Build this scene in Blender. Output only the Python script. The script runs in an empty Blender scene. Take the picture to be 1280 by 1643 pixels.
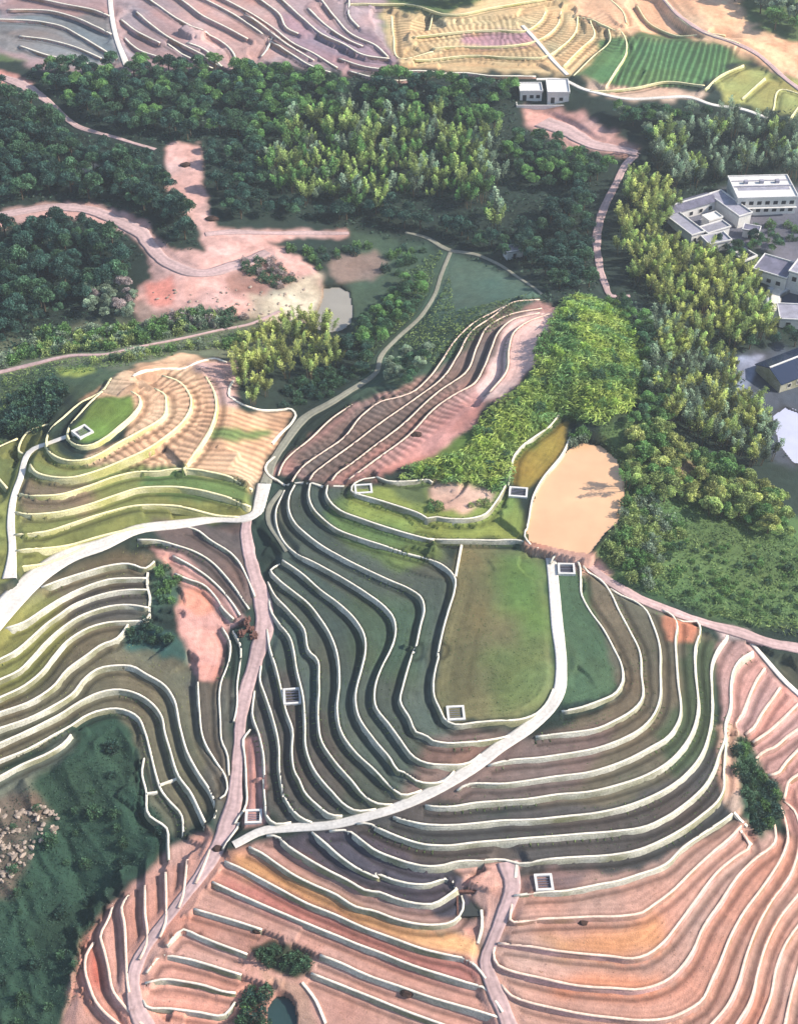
import bpy, bmesh, math, random
import numpy as np
from mathutils import Vector
C = bpy.context.scene.collection
sc = bpy.context.scene
random.seed(7); rng = np.random.default_rng(11)

# ------------------------------------------------------------------ camera
CAMZ = 200.0; PITCH = math.radians(42.0); FPX = 2257.0; W0, H0 = 1280.0, 1643.0
cd = bpy.data.cameras.new("camera"); cam = bpy.data.objects.new("camera", cd); C.objects.link(cam)
cam.location = (0, 0, CAMZ); cam.rotation_euler = (math.pi/2 - PITCH, 0, 0)
cd.sensor_fit = 'VERTICAL'; cd.sensor_height = 24.0; cd.lens = 24.0*FPX/H0
cd.clip_start = 1.0; cd.clip_end = 9000.0
sc.camera = cam
# ------------------------------------------------------------------ sky and sun
SUN_EL = math.radians(34.0); SUN_AZ = math.radians(88.0)     # azimuth clockwise from +Y
w = bpy.data.worlds.new("World"); sc.world = w; w.use_nodes = True
nt = w.node_tree; nt.nodes.clear()
sky = nt.nodes.new('ShaderNodeTexSky'); sky.sky_type = 'NISHITA'; sky.sun_disc = False
sky.sun_elevation = SUN_EL; sky.sun_rotation = SUN_AZ
bg = nt.nodes.new('ShaderNodeBackground'); bg.inputs[1].default_value = 0.12
wo = nt.nodes.new('ShaderNodeOutputWorld')
nt.links.new(sky.outputs[0], bg.inputs[0]); nt.links.new(bg.outputs[0], wo.inputs[0])
sd = bpy.data.lights.new("sun", 'SUN'); sd.energy = 4.2; sd.angle = math.radians(0.6); sd.color = (1.0, 0.915, 0.78)
sun = bpy.data.objects.new("sun", sd); C.objects.link(sun)
sdir = Vector((math.sin(SUN_AZ)*math.cos(SUN_EL), math.cos(SUN_AZ)*math.cos(SUN_EL), math.sin(SUN_EL)))
sun.rotation_euler = sdir.to_track_quat('Z', 'Y').to_euler(); sun.location = (0, 0, 300)
sc.view_settings.view_transform = 'Standard'; sc.view_settings.look = 'None'
sc.view_settings.exposure = 0.8; sc.view_settings.gamma = 1.0
sc.cycles.max_bounces = 6; sc.cycles.diffuse_bounces = 3; sc.cycles.transparent_max_bounces = 4

# ------------------------------------------------------------------ tracing helpers
CP, SP = math.cos(PITCH), math.sin(PITCH)
def unproj(px, z):
    """pixel (u, v) of the photograph -> point of the horizontal plane at height z"""
    px = np.asarray(px, float).reshape(-1, 2); z = np.broadcast_to(np.asarray(z, float), (len(px),))
    dx = (px[:, 0]-640)/FPX; dy = (821.5-px[:, 1])/FPX
    Y = CP+dy*SP; Z = -SP+dy*CP
    t = (z-CAMZ)/Z
    return np.stack([dx*t, Y*t, z], 1)
def proj(x, y, z):
    zz = z-CAMZ; f = y*CP-zz*SP; u = y*SP+zz*CP
    return 640+FPX*x/f, 821.5-FPX*u/f
CR = {}
for k, x, y, s in (('T1',0,0,400),('T2',300,0,400),('T3',600,0,400),('T4',880,0,400),('M1',0,300,400),('M2',300,350,400),
        ('M3',600,450,400),('M4',880,250,400),('M5',880,600,400),('A1',0,560,300),('A2',200,560,300),('A3',0,800,300),
        ('A4',200,800,300),('A5',400,750,300),('A6',650,750,300),('B1',0,1040,300),('B2',200,1040,300),('B3',400,1000,300),
        ('B4',600,1000,300),('B5',800,880,300),('B6',980,900,300),('B7',800,1130,300),('C1',0,1343,300),('C2',200,1343,300),
        ('C3',350,1250,300),('C4',450,1343,300),('C5',600,1250,300),('C6',700,1343,300),('C7',980,1343,300),('C8',980,1130,300),
        ('S',0,0,1280)):
    CR[k] = (x, y, s/1280.0)
def pts(txt):
    out = []; cur = CR['S']; nums = []
    for t in txt.replace('/', ' ').split():
        if t in CR: cur = CR[t]; continue
        nums.append(float(t))
        if len(nums) == 2:
            out.append((cur[0]+nums[0]*cur[2], cur[1]+nums[1]*cur[2])); nums = []
    return np.array(out)
def extend(p):
    """carry a line on past the frame"""
    for _ in range(2):
        a, b = p[0], p[1]
        if a[0] < 9 or a[0] > 1271 or a[1] < 9 or a[1] > 1634:
            d = (a-b)/(np.hypot(*(a-b))+1e-6); p = np.vstack([a+d*45, p])
        p = p[::-1]
    return p
def smooth(p, step=1.2):
    """non-uniform Catmull-Rom through 3-D points, resampled"""
    p = np.asarray(p, float)
    if len(p) < 2: return p
    d = np.maximum(np.linalg.norm(np.diff(p, axis=0), axis=1), 1e-4)
    s = np.concatenate([[0], np.cumsum(d)])
    m = np.zeros_like(p)
    if len(p) > 2:
        a = (p[1:-1]-p[:-2])/d[:-1, None]; b = (p[2:]-p[1:-1])/d[1:, None]
        m[1:-1] = (a*d[1:, None]+b*d[:-1, None])/(d[:-1]+d[1:])[:, None]
    m[0] = (p[1]-p[0])/d[0]; m[-1] = (p[-1]-p[-2])/d[-1]
    n = max(2, int(s[-1]/step)+1); q = np.linspace(0, s[-1], n)
    i = np.clip(np.searchsorted(s, q, 'right')-1, 0, len(d)-1)
    h = d[i]; t = (q-s[i])/h; t = t[:, None]; h = h[:, None]
    return (2*t**3-3*t**2+1)*p[i]+(t**3-2*t**2+t)*h*m[i]+(-2*t**3+3*t**2)*p[i+1]+(t**3-t**2)*h*m[i+1]

# ------------------------------------------------------------------ traced terrace edges: family | level at start | level at end | trace
LINES = """
N|3.3|3.3|A5 870 65 950 95 1100 93 1250 90 A6 185 95
N|3|3|A5 870 65 760 85 700 130 700 165 760 190 850 215 1000 260 1160 315 1240 350 A6 180 345 300 352 450 350 540 325 610 250 650 190 690 120
N|3.6|3.4|M3 950 690 900 750 830 800 760 850 720 900 700 980 690 1050
N|2.9|2.4|M3 1010 800 960 900 870 1010 820 1100 790 1250 A6 820 470 860 520
N|1.5|0.8|A5 535 122 525 180 555 240 620 295 760 350 950 415 1150 470 1270 495 A6 100 470 230 492 400 497 600 500 780 508 870 545 905 570
K|0|0|A5 415 112 405 190 430 270 500 350 600 425 730 475 900 530 1080 580 1200 610 A6 0 572 110 605 230 655 300 705 340 760 335 840 300 960 265 1080 225 1280 B4 450 180 405 400 410 500 450 590 495 670 540 692 700 680 850 665 1000 645 1120 590 1190 520 1228 440
K|-1.4|-1.4|A5 310 120 275 190 270 290 310 380 400 465 500 540 650 625 800 700 950 770 1100 835 1170 885 1195 960 1170 1080 1125 1280 B3 1130 180 1050 430 1030 530 1090 640 1170 760 B4 340 760 390 800 480 820 640 815 780 790 930 750
K|-2.8|-2.6|A5 240 150 180 300 200 430 330 590 480 670 640 760 800 860 930 960 985 1030 1000 1110 950 1280 B3 930 250 855 470 860 560 960 700 1060 840 B4 220 860 290 930 370 960 480 962 640 940 730 880
K|-4.2|-4|A5 225 635 350 720 480 835 620 940 730 1050 785 1150 790 1280 B3 770 300 725 520 740 620 840 780 950 910 1050 1020 B4 200 1020 290 1070 400 1080 480 1060 550 1000
K|-5.6|-5.6|A5 210 660 145 700 190 760 300 850 400 930 480 1030 560 1160 600 1280 B3 615 400 600 600 630 750 720 880 850 1000 970 1120 1040 1165 1180 1130
K|-7|-7|A5 125 780 170 870 270 980 370 1100 430 1280 B3 440 220 475 400 470 640 490 800 570 930 700 1080 800 1190 870 1225 980 1230
K|-8.4|-8.4|A5 135 900 140 960 200 1060 280 1170 305 1270 B3 320 300 370 530 380 700 385 850 440 1000 C3 700 0 780 90 860 170 930 208 1080 200
K|-9.8|-9.8|B3 120 40 135 150 180 300 220 470 250 600 295 730 290 880 320 1040 C3 550 0 590 90 680 180 780 245 850 248
K|-11.2|-11.2|B3 80 290 70 370 110 500 160 650 200 830 205 1000 230 1180 C3 440 100 500 200 580 265 640 285
K|-12.6|-12.8|B3 35 470 20 620 70 780 95 900 100 1100 C3 310 0 320 150 345 270 380 297 500 292
K|-13.2|-15|B2 860 550 810 610 820 720 830 900 825 1080 760 1190 C3 130 290 60 420 30 470
R|-.7|-.7|B5 350 110 380 70 430 50 500 70 550 120 560 200 565 310 620 420 720 560 790 690 840 800 840 930 800 990 700 1040 560 1090 430 1112
R|-1|-2|B5 575 140 640 170 720 230 760 290 820 420 900 570 965 710 975 850 970 1050 900 1120 B7 800 110 680 165 500 195 380 207 250 222
R|-1.8|-3.4|B5 765 270 830 310 940 360 1000 410 1050 510 1095 640 1105 850 1095 1060 1060 1140 B7 980 160 820 250 680 300 500 335 300 365 0 395 B4 780 970
R|-3.2|-4.8|B6 350 320 410 350 440 390 440 560 455 800 460 1100 B7 1150 230 1050 290 900 370 750 430 600 470 400 495 200 525 0 547 B4 800 1100 620 1107 570 1140
R|-4.6|-6.2|B6 450 390 500 405 600 410 610 440 575 600 575 750 595 950 590 1050 550 1180 B7 1280 265 1230 330 1130 420 1000 490 850 545 620 600 400 620 200 650 0 665 C5 700 165 520 190 420 187 350 177
R|-6.6|-7.6|B6 800 505 720 620 690 700 690 900 690 1050 670 1180 C8 640 300 B7 1280 480 1180 560 1050 630 900 690 700 740 500 765 250 790 0 800 C5 700 305 450 318 330 310 230 285 130 255
R|-8.2|-9|B6 975 615 890 670 840 740 820 830 815 1000 780 1120 C8 778 240 740 340 700 460 640 560 B7 1280 680 1150 770 1000 840 800 870 500 895 250 915 0 935 C5 700 435 500 458 350 450 200 410 80 360 0 320 C3 1040 302 950 298
R|-9.8|-10.4|C8 785 250 772 450 765 600 740 650 620 760 B7 1280 840 1100 940 950 1000 800 1030 500 1050 300 1065 120 1077 C5 920 547 700 557 550 570 480 590 380 600 250 580 130 540 0 485 C3 980 420 880 350 760 348
R|-11.6|-11.8|C8 830 750 760 800 620 890 480 990 B7 1150 1090 950 1170 750 1225 C6 1150 320 1000 350 880 372 700 377 600 387 530 392
L|-11.8|-12.2|C3 640 362 720 430 820 520 950 610 1100 670 C5 0 640 130 690 270 720 370 720 430 700 480 680 530 690 555 740
L|-13.2|-13.2|C3 330 378 400 385 470 450 600 540 720 610 880 690 1050 770 C5 0 770 150 820 300 855 410 855 480 820 570 760
L|-15|-14.4|C3 210 470 280 500 400 580 520 660 640 720 800 790 950 880 C5 0 905 150 960 300 995 430 1000 530 980 590 930 615 860 600 800
L|-16.2|-15.8|C3 45 565 150 610 300 690 450 770 600 850 800 930 1000 1020 C5 150 1100 350 1170 500 1205 640 1235 C6 250 860 290 900 335 955
L|-17.4|-17.2|C2 600 310 750 380 1000 490 C3 450 925 700 1030 900 1110 C4 500 725 700 800 900 880 1100 945 C6 200 995 340 1040 390 1100 450 1190
L|-18.6|-18.2|C2 475 495 650 545 800 590 940 635
L|-18.6|-18.8|C4 270 810 400 860 600 950 800 1020 1000 1090 C6 200 1170 420 1240
L|-20|-19.4|C2 290 740 330 690 390 635 500 675 650 735 840 805
L|-20|-20.4|C4 210 935 400 1010 600 1090 850 1190 1080 1275
L|-21.4|-20.6|C2 150 920 230 820 400 830 550 870 700 915 800 945
L|-22.6|-22|C2 140 1000 270 975 400 990 550 1020 680 1060 760 1070
L|-24|-23|C2 125 1120 140 1155 300 1175 500 1200 690 1215 760 1130
E|-13|-13|C8 890 830 820 910 700 1010 560 1140 C7 420 370 300 460 200 525 110 540 0 548 C6 1100 547 900 557 700 562 500 560 505 500 520 420
E|-14|-14.4|C8 900 880 950 970 860 1040 760 1120 C7 560 460 450 610 340 740 230 815 150 835 0 820 C6 1000 802 800 780 600 745 420 720
E|-15|-15.8|C8 1120 820 1122 940 1080 990 1020 1030 900 1140 C7 740 460 620 640 560 780 500 870 400 970 300 1020 200 1045 0 1037 C6 1050 1030 900 1010 700 965 500 915 420 880 385 800 400 740
E|-16|-17.2|C8 1160 700 1200 820 1210 920 1180 1020 1120 1130 C7 1040 340 900 530 810 700 750 850 690 980 620 1120 520 1190 400 1240 250 1258 0 1240 C6 1000 1215 800 1175 620 1130 500 1080 440 1010
E|-17.2|-18.6|C8 1180 660 1250 720 1285 800 1290 950 1230 1160 C7 1090 450 990 640 930 800 870 1000 800 1150 690 1280
E|-19|-20|C7 1285 390 1150 560 1060 740 1010 900 950 1130 860 1280
E|-20.4|-21.4|C7 1285 600 1255 640 1190 740 1130 900 1090 1100 1020 1280
E|-22|-22.8|C7 1285 890 1240 1050 1190 1280
G|-10.4|-10.4|B6 1055 735 1010 800 950 920 900 1050 850 1140 C8 870 190
G|-11.6|-11.8|B6 1160 870 1110 940 1020 1070 C8 980 160 920 210
G|-12.8|-13|B6 1285 975 1180 1080 1080 1170 C8 970 262
G|-14|-14.4|C8 1285 170 1200 230 1130 290 1040 330 990 390 1010 440
G|-15.4|-15.6|C8 1285 310 1200 400 1130 480 1070 490
G|-16.4|-16.6|C8 1285 480 1210 540 1200 600 1185 650
F|-15.6|-17|C2 600 20 560 130 510 250 480 310
F|-17.2|-18.6|C2 425 150 410 300 395 400 365 480
F|-18.6|-20|C1 1130 240 1135 450 1130 580 1090 680
F|-20|-21.2|C1 990 330 990 500 995 740 950 830
F|-21.6|-22.8|C1 880 395 835 460 850 600 860 800 870 1000 880 1060
F|-23.2|-24.4|C1 775 450 740 560 685 680 710 770 740 900 770 1050 850 1160 960 1270
F|-24.8|-25.8|C1 640 720 590 800 580 900 610 1020 650 1120 720 1210 800 1278
H|8|8|A1 700 290 620 360 540 450 470 530 460 590 500 640 560 665 620 660 720 610 820 530 910 450 960 380 960 330 900 290
H|6.8|6.5|A1 760 200 700 285 560 360 430 470 340 550 315 610 330 690 370 730 470 765 580 760 680 720 800 650 950 570 1130 450 1140 380 1130 310 1060 270
H|5|5|A1 205 790 240 840 350 875 500 880 650 840 850 760 1000 690 1150 590 A2 420 470 460 370 430 280 370 220 260 180
H|3.5|3.6|A2 400 810 520 660 600 520 630 400 610 280 560 190
H|3.5|1|A1 130 980 250 1005 400 1000 600 940 800 870 950 840 A2 200 842 400 825 520 835 700 870 870 930
H|2|-.6|A1 105 1110 200 1130 350 1125 600 1070 800 1000 950 955 1100 945 A2 350 945 500 965 650 1000 860 1060
H|.6|-2.5|A3 100 240 300 230 500 170 750 90 900 55 1050 45 A2 350 1075 550 1100 780 1130
H|-.8|-1.4|A3 110 355 300 330 550 270 800 200 1000 155
H|-2|-2.2|A3 100 460 250 430 400 390 620 305
H|3|1|A1 335 520 200 560 150 620 145 730 190 750
H|2|1|A1 0 665 120 610
H|1|1|A1 0 900 50 960
V|-4.8|-6|A3 285 610 420 560 600 500 750 460 890 447 1000 477 1060 430
V|-6.2|-7.4|A3 40 900 150 860 300 760 430 680 600 600 750 555 900 545 1010 545
V|-7.6|-8.6|A3 0 1100 100 1050 220 950 330 850 400 800 500 730 650 670 800 635 900 625 1020 625
V|-9|-9.8|A3 0 1240 130 1180 230 1080 320 980 420 890 540 810 640 770 780 735 900 730 1020 750
V|-10.4|-11|B1 0 340 150 270 280 170 A3 380 1070 470 970 600 890 740 850 900 840 1000 830 1030 790
V|-11.8|-12|B1 0 440 200 370 370 260 460 150 A3 600 1070 700 1000 800 960 840 920 880 865
V|-13|-14.6|B1 0 550 200 480 380 390 500 310 580 210 680 140 800 120 900 125 1000 180 1130 260 1180 330 B2 380 550 430 720 500 850 590 990 620 1080 610 1150 540 1210
V|-14.4|-16|B1 0 650 200 560 400 460 560 360 700 300 820 285 900 300 1050 390 1110 480 B2 270 560 310 700 370 880 450 990 510 1110 550 1195
V|-15.8|-17.6|B1 0 770 200 690 380 590 490 530 600 460 700 425 800 415 940 470 990 570 1030 720 1070 880 1100 970 1160 1050 1240 1140 B2 400 1280
V|-17|-16.6|B1 0 880 150 800 330 720 440 650 490 590
V|-17.4|-19|B1 985 750 970 850 1000 980 1010 1130 1150 1260 C1 1150 0 1155 160
W|-4.6|-7|A4 400 190 490 215 580 280 740 385 780 430 830 520 890 660
W|-5|-8|A4 90 295 250 295 350 320 480 365 590 430 680 520 760 620 850 750
W|-6.2|-8.8|A4 330 390 440 450 560 530 660 620 740 720 790 800
W|-7.2|-9.2|A4 345 510 420 545 540 590 620 670 680 760 745 825
X|-9.6|-13|A4 740 900 790 1000 785 1150 B2 770 230 765 400 745 500
X|-10.6|-14|A4 665 880 720 980 715 1100 B2 655 250 655 500 665 640 700 720 712 860
X|-12.2|-14.8|B2 500 230 510 400 545 640 620 770 690 880 690 990 650 1030
S|-4.5|-2|A2 1050 870 1080 790 1280 605 M2 740 1030 850 955
S|-1.8|2|A5 290 100 320 50 M2 600 1270 700 1200 800 1130 900 1010 1000 940 M3 120 600 180 580 280 500 340 420 430 290 520 210 640 150 750 110
S|0|3.8|A5 410 90 440 40 M2 700 1270 850 1160 980 1060 M3 220 600 350 500 430 380 500 260 600 190 720 110 850 97
S|1.4|5.4|A5 560 95 600 40 M2 830 1270 960 1170 1080 1080 M3 330 570 470 470 530 330 580 240 680 180 860 142
S|2.6|7.4|A5 680 80 790 0 M3 0 925 170 800 330 640 420 580 510 530 560 450 600 350 640 260 710 200 850 165
S|8|8.6|M3 590 575 680 460 690 350 720 260 790 210 900 172
T|8|8|T1 40 50 250 55 400 95 500 140 570 170
T|10|10|T1 230 0 350 25 480 50 560 75
T|6|6|T1 0 100 150 105 300 130 420 190 520 250 600 300
T|5|5|T1 100 185 250 205 380 240 520 300
T|4|4|T1 100 235 250 285 400 315 480 335
T|6|6|T1 640 200 720 260 820 295
T|8|8|T1 620 100 700 160 820 220
T|9.5|7|T1 700 60 780 130 880 200 960 240 1060 290 1140 340
T|5.4|5.2|T1 860 240 960 290 1090 350
T|11|7|T1 800 20 900 90 1030 160 1130 210 1200 280 1210 330
T|12|9|T2 0 20 80 80 200 140 310 200
T|13|7|T2 100 0 250 80 370 160 440 210 540 280 640 340 740 375
T|14|7.6|T2 200 0 330 70 450 150 540 220 640 270 770 350
T|14.4|11|T2 380 0 470 70 520 150 570 175
T|15|9|T2 490 0 600 100 700 180 800 225 900 280 1040 305
T|15.4|10|T2 690 0 760 90 850 180 960 230 1030 290
T|15|13|T2 830 20 830 80 880 140
T|8|7.6|T2 780 300 900 340 1050 360 1280 365
T|6.4|6.4|T2 830 365 940 395 1080 415 T3 130 415 300 385 450 375 600 390 830 390
U|12.6|11|T4 980 215 800 165 690 110 640 50 600 0
U|9.6|8.8|T4 130 80 200 92 280 130 370 165
U|12|10|T4 320 0 380 60 400 120
U|8.8|9.4|T3 280 160 300 90
T|12.4|10.6|T2 0 120 60 150 100 150
T|9|6|T2 0 215 80 250 180 350
T|7|6.6|T2 380 290 440 215
T|14|10|T2 620 40 700 120 800 190 900 240
T|13|8|T2 290 60 400 140 520 230 650 310
U|10.4|8.4|T3 90 80 100 180 140 300 300 265
U|14|12.6|T3 0 20 200 25 400 75 600 40 780 10
U|9|9.5|T3 300 250 400 240 560 240 740 230 850 200 940 130 960 60
U|7.8|8.4|T3 200 315 340 300 500 285 700 295 870 290 960 240 1030 170 1045 90
U|11|10.6|T3 200 190 340 175 480 160 620 155 770 155 860 100 880 60
U|7.4|8.4|T3 970 340 1060 250 1130 180 1110 110
U|7|8.2|T3 1020 390 1110 300 1210 200 1200 150
U|6.6|8.6|T4 290 450 340 370 400 260 385 180 370 160
U|5.6|6|T4 210 462 350 462 450 450 600 420 800 442
U|8|8|T4 450 30 530 130 640 180 900 222
U|6.4|7|T4 800 462 880 390 1000 335
U|5.4|6.6|T4 990 510 1110 400
U|4.6|5.6|T4 1150 570 1210 460 1285 480
U|4|5|T4 1230 620 1285 545
"""
ctl = """
950 540 12  930 570 12.5  900 610 11.5  860 650 9.5  960 640 9  820 700 7  740 745 4.6  1000 600 9.5  1020 680 4  900 500 10.5  880 560 11
640 755 3.6  870 720 3.2  900 690 4.5  930 760 2.2  900 860 2.1  980 800 2.2  940 880 1.6  780 845 1.6  740 795 4.2
1050 750 -2  1100 850 -4  1200 930 -6.5  1270 880 -8  1020 870 0  1040 560 3  1060 620 -1
1120 350 -12  1230 340 -12  1240 450 -13  1260 600 -15  1270 700 -15  1180 600 -12  1100 500 -9  1050 420 -9  1100 650 -7  1150 740 -8  1010 340 -8
1000 940 -.5  1100 985 -4  1180 1010 -7  1280 1035 -9  1262 1080 -13  1278 1110 -13
960 400 -10  800 380 -12  760 430 -12  700 400 -13  560 480 -14  540 430 -13  520 520 -14  400 450 -8  300 440 -6  230 370 -6  50 340 -6  100 450 -12
50 520 -13  200 520 -11  10 560 -12  300 540 -8  330 330 -4  300 250 -1  150 210 0  30 140 2  60 200 -2  120 290 -6  420 200 -3  550 200 -2
700 200 -2  600 300 -8  700 330 -10  860 330 -9  860 250 -5  870 180 -2  1000 240 -3  1100 230 -4  1250 250 -6  620 145 3.5  450 120 3.5
200 130 3.5  1250 210 1  1100 185 3
900 10 15  1200 100 8.5  1280 60 9  1250 10 13  1000 30 13  1120 20 13  300 5 14  100 10 12  50 60 8  600 50 13  700 60 12.4  180 60 9
430 765 -5.2  480 690 -6  600 600 -8.5  650 530 -10.5  690 480 -11.5  720 410 -12.5  410 790 -5  440 850 -6
410 830 -4.6  300 835 -3.2  200 858 -3  120 895 -3.5  50 940 -4.2  0 1000 -5
400 900 -6.4  420 970 -8.2  415 1050 -9.6  400 1100 -11  385 1180 -12.8  375 1270 -14.6  350 1360 -16.2  320 1410 -17.6  270 1480 -20  215 1580 -22.6  230 1643 -24.4
890 1120 -.4  840 1180 -2  760 1235 -4.6  680 1275 -6.6  600 1305 -9  520 1325 -11.4  440 1335 -13.8
320 960 -9.4  330 1040 -11.2  265 930 -7.6  240 1010 -10.6  200 1050 -11.6
180 1200 -18.4  150 1300 -21  60 1300 -20  0 1330 -20  200 1380 -24  100 1500 -28  50 1640 -29  110 1600 -29  0 1450 -26  160 1460 -27  290 1300 -18.4  300 1370 -18
50 640 -1  60 600 -3  100 590 -2  20 700 0  400 600 -2  440 570 -8  350 565 -4  470 640 -6  380 560 -6  300 600 3  230 590 3.5  350 700 3.2
760 1400 -11.6  755 1450 -13  800 1500 -15  790 1570 -17  820 1640 -19.4  760 1500 -14.6
1190 1180 -11.6  1200 1250 -13  1210 1330 -14.4  1165 1260 -11.6
440 1535 -19.6  480 1545 -19.6  430 1620 -23.2  500 1640 -22.4  470 1580 -20.8  400 1580 -22
"""
ZS = 0.66        # metres per level unit
lines = []
for ln in LINES.strip().splitlines():
    fam, z0, z1, tr = ln.split('|')
    p = extend(pts(tr)); d = np.concatenate([[0], np.cumsum(np.hypot(*np.diff(p, axis=0).T))])
    z = ZS*(float(z0)+(float(z1)-float(z0))*d/d[-1])
    lines.append(dict(fam=fam, P=smooth(unproj(p, z), 1.3)))
cv = np.array(ctl.split(), float).reshape(-1, 3)
cpts = np.vstack([unproj(cv[i:i+1, :2], cv[i, 2]*ZS) for i in range(len(cv))])
# ------------------------------------------------------------------ smooth base relief through all known levels
data = [cpts]
for L in lines:
    P = L['P']; k = max(2, int(len(P)/5)); data.append(P[np.linspace(0, len(P)-1, k).astype(int)])
D = np.vstack(data)
key = np.round(D[:, :2]/2.5).astype(int); _, ui = np.unique(key, axis=0, return_index=True); D = D[ui]
def kern(a, b): return np.sqrt(((a[:, None, :]-b[None, :, :])**2).sum(2)+4.0)
n = len(D); A = np.zeros((n+3, n+3)); A[:n, :n] = -kern(D[:, :2], D[:, :2])+np.eye(n)*0.9
A[:n, n] = 1; A[:n, n+1:] = D[:, :2]/300; A[n, :n] = 1; A[n+1:, :n] = (D[:, :2]/300).T
sol = np.linalg.solve(A, np.concatenate([D[:, 2], [0, 0, 0]]))
CX = np.arange(-330, 331, 3.0); CY = np.arange(60, 641, 3.0)
gx, gy = np.meshgrid(CX, CY); Q = np.stack([gx.ravel(), gy.ravel()], 1)
CH = np.concatenate([-kern(Q[i:i+4000], D[:, :2])@sol[:n]+sol[n]+Q[i:i+4000]@(sol[n+1:]/300) for i in range(0, len(Q), 4000)]).reshape(gx.shape)
CH = np.clip(CH, -34, 22)
def Hs(x, y):
    fx = np.clip((x-CX[0])/3.0, 0, len(CX)-1.001); fy = np.clip((y-CY[0])/3.0, 0, len(CY)-1.001)
    i = fx.astype(int); j = fy.astype(int); a = fx-i; b = fy-j
    return (CH[j, i]*(1-a)+CH[j, i+1]*a)*(1-b)+(CH[j+1, i]*(1-a)+CH[j+1, i+1]*a)*b
# ------------------------------------------------------------------ ground grid
ys = [92.0]
while ys[-1] < 590: ys.append(ys[-1]+0.25*(1+(ys[-1]-92)/498*2.0))
ys = np.array(ys); NS = 880
def wid(y): return 112+0.27*(y-100)
ss = np.linspace(-1, 1, NS)
GX = ss[None, :]*wid(ys)[:, None]; GY = np.repeat(ys[:, None], NS, 1)
NR = len(ys)
G = Hs(GX, GY); HB = G.copy()
dU = np.full(G.shape, 99.0); zU = np.zeros_like(G); dL = dU.copy(); zL = zU.copy(); sA = np.zeros_like(G); iL = np.zeros_like(G)
R = 8.5
for li, L in enumerate(lines):
    P = L['P']; T = np.gradient(P[:, :2], axis=0); T /= np.linalg.norm(T, axis=1)[:, None]+1e-9
    Nn = np.stack([-T[:, 1], T[:, 0]], 1)
    L['T'] = T; L['N'] = Nn
    dl = Hs(P[:, 0]+Nn[:, 0]*2.5, P[:, 1]+Nn[:, 1]*2.5)-Hs(P[:, 0]-Nn[:, 0]*2.5, P[:, 1]-Nn[:, 1]*2.5)
    side = 1 if np.mean(dl) < 0 else -1          # +1: downhill on the +N side
    L['side'] = side
    S = P[::2] if len(P) % 2 else np.vstack([P[::2], P[-1:]])
    acc = 0; m = len(S)-1
    for k in range(m):
        a, b = S[k], S[k+1]; dx, dy = b[0]-a[0], b[1]-a[1]; l2 = dx*dx+dy*dy
        if l2 < 1e-6: continue
        l = math.sqrt(l2)
        y0, y1 = min(a[1], b[1])-R, max(a[1], b[1])+R
        j0, j1 = np.searchsorted(ys, y0), np.searchsorted(ys, y1)
        if j1 <= j0: acc += l; continue
        x0, x1 = min(a[0], b[0])-R, max(a[0], b[0])+R
        wa, wb = wid(ys[j0]), wid(ys[j1-1])
        s0 = min(x0/wa, x0/wb); s1 = max(x1/wa, x1/wb)
        i0 = max(0, int((s0+1)/2*(NS-1))); i1 = min(NS, int((s1+1)/2*(NS-1))+2)
        if i1 <= i0: acc += l; continue
        sl = (slice(j0, j1), slice(i0, i1))
        X = GX[sl]-a[0]; Y = GY[sl]-a[1]
        t = (X*dx+Y*dy)/l2; ok = np.ones(t.shape, bool)
        if k == 0: ok &= t > 0
        if k == m-1: ok &= t < 1
        tc = np.clip(t, 0, 1)
        d = np.hypot(X-tc*dx, Y-tc*dy); cr = (dx*Y-dy*X)*side
        zz = a[2]+(b[2]-a[2])*tc
        low = ok & (cr > 0) & (d < R); up = ok & (cr <= 0) & (d < R)
        A1 = dU[sl]; u = low & (d < A1); A1[u] = d[u]; zU[sl][u] = zz[u]
        A2 = dL[sl]; v = up & (d < A2); A2[v] = d[v]; zL[sl][v] = zz[v]; iL[sl][v] = li+1
        q = (u | v) & (d <= np.minimum(A1, A2)+1e-6); sA[sl][q] = (acc+tc*l)[q]
        acc += l
sm = lambda t: (lambda c: c*c*(3-2*c))(np.clip(t, 0, 1))
hasU = dU < R; hasL = dL < R
both = hasU & hasL & (zU-zL > 0.12) & (zU-zL < 2.6)
G = np.where(both, np.clip(zL+0.0, HB-2.2, HB+2.2), G)
oL = hasL & ~both & (dL <= dU); oU = hasU & ~both & ~oL
G = np.where(oL, np.clip(zL, HB-1.5, HB+1.5)*(1-sm(dL/R))+HB*sm(dL/R), G)
lowz = np.clip(zU-.85, HB-1.1, HB+.5)
G = np.where(oU, lowz*(1-sm(dU/R))+HB*sm(dU/R), G)
# shallow dip at the foot of each bank, slight rim before each edge
G -= 0.22*np.exp(-((dU-1.45)/0.35)**2)
def grad_noise(x, y, f, seed):
    r = np.random.default_rng(seed); N = 256; tab = r.random((N, N))
    X = x*f; Y = y*f; i = np.floor(X).astype(int); j = np.floor(Y).astype(int); a = X-i; b = Y-j
    a = a*a*(3-2*a); b = b*b*(3-2*b)
    g = lambda p, q: tab[q % N, p % N]
    return (g(i, j)*(1-a)+g(i+1, j)*a)*(1-b)+(g(i, j+1)*(1-a)+g(i+1, j+1)*a)*b
def fbm(x, y, f, seed, o=3):
    return sum(grad_noise(x, y, f*2**k, seed+k)*0.5**k for k in range(o))/sum(0.5**k for k in range(o))
def gidx(x, y):
    j = np.interp(y, ys, np.arange(NR)); i = (x/wid(y)+1)/2*(NS-1)
    return np.clip(i, 0, NS-1.001), np.clip(j, 0, NR-1.001)
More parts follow.
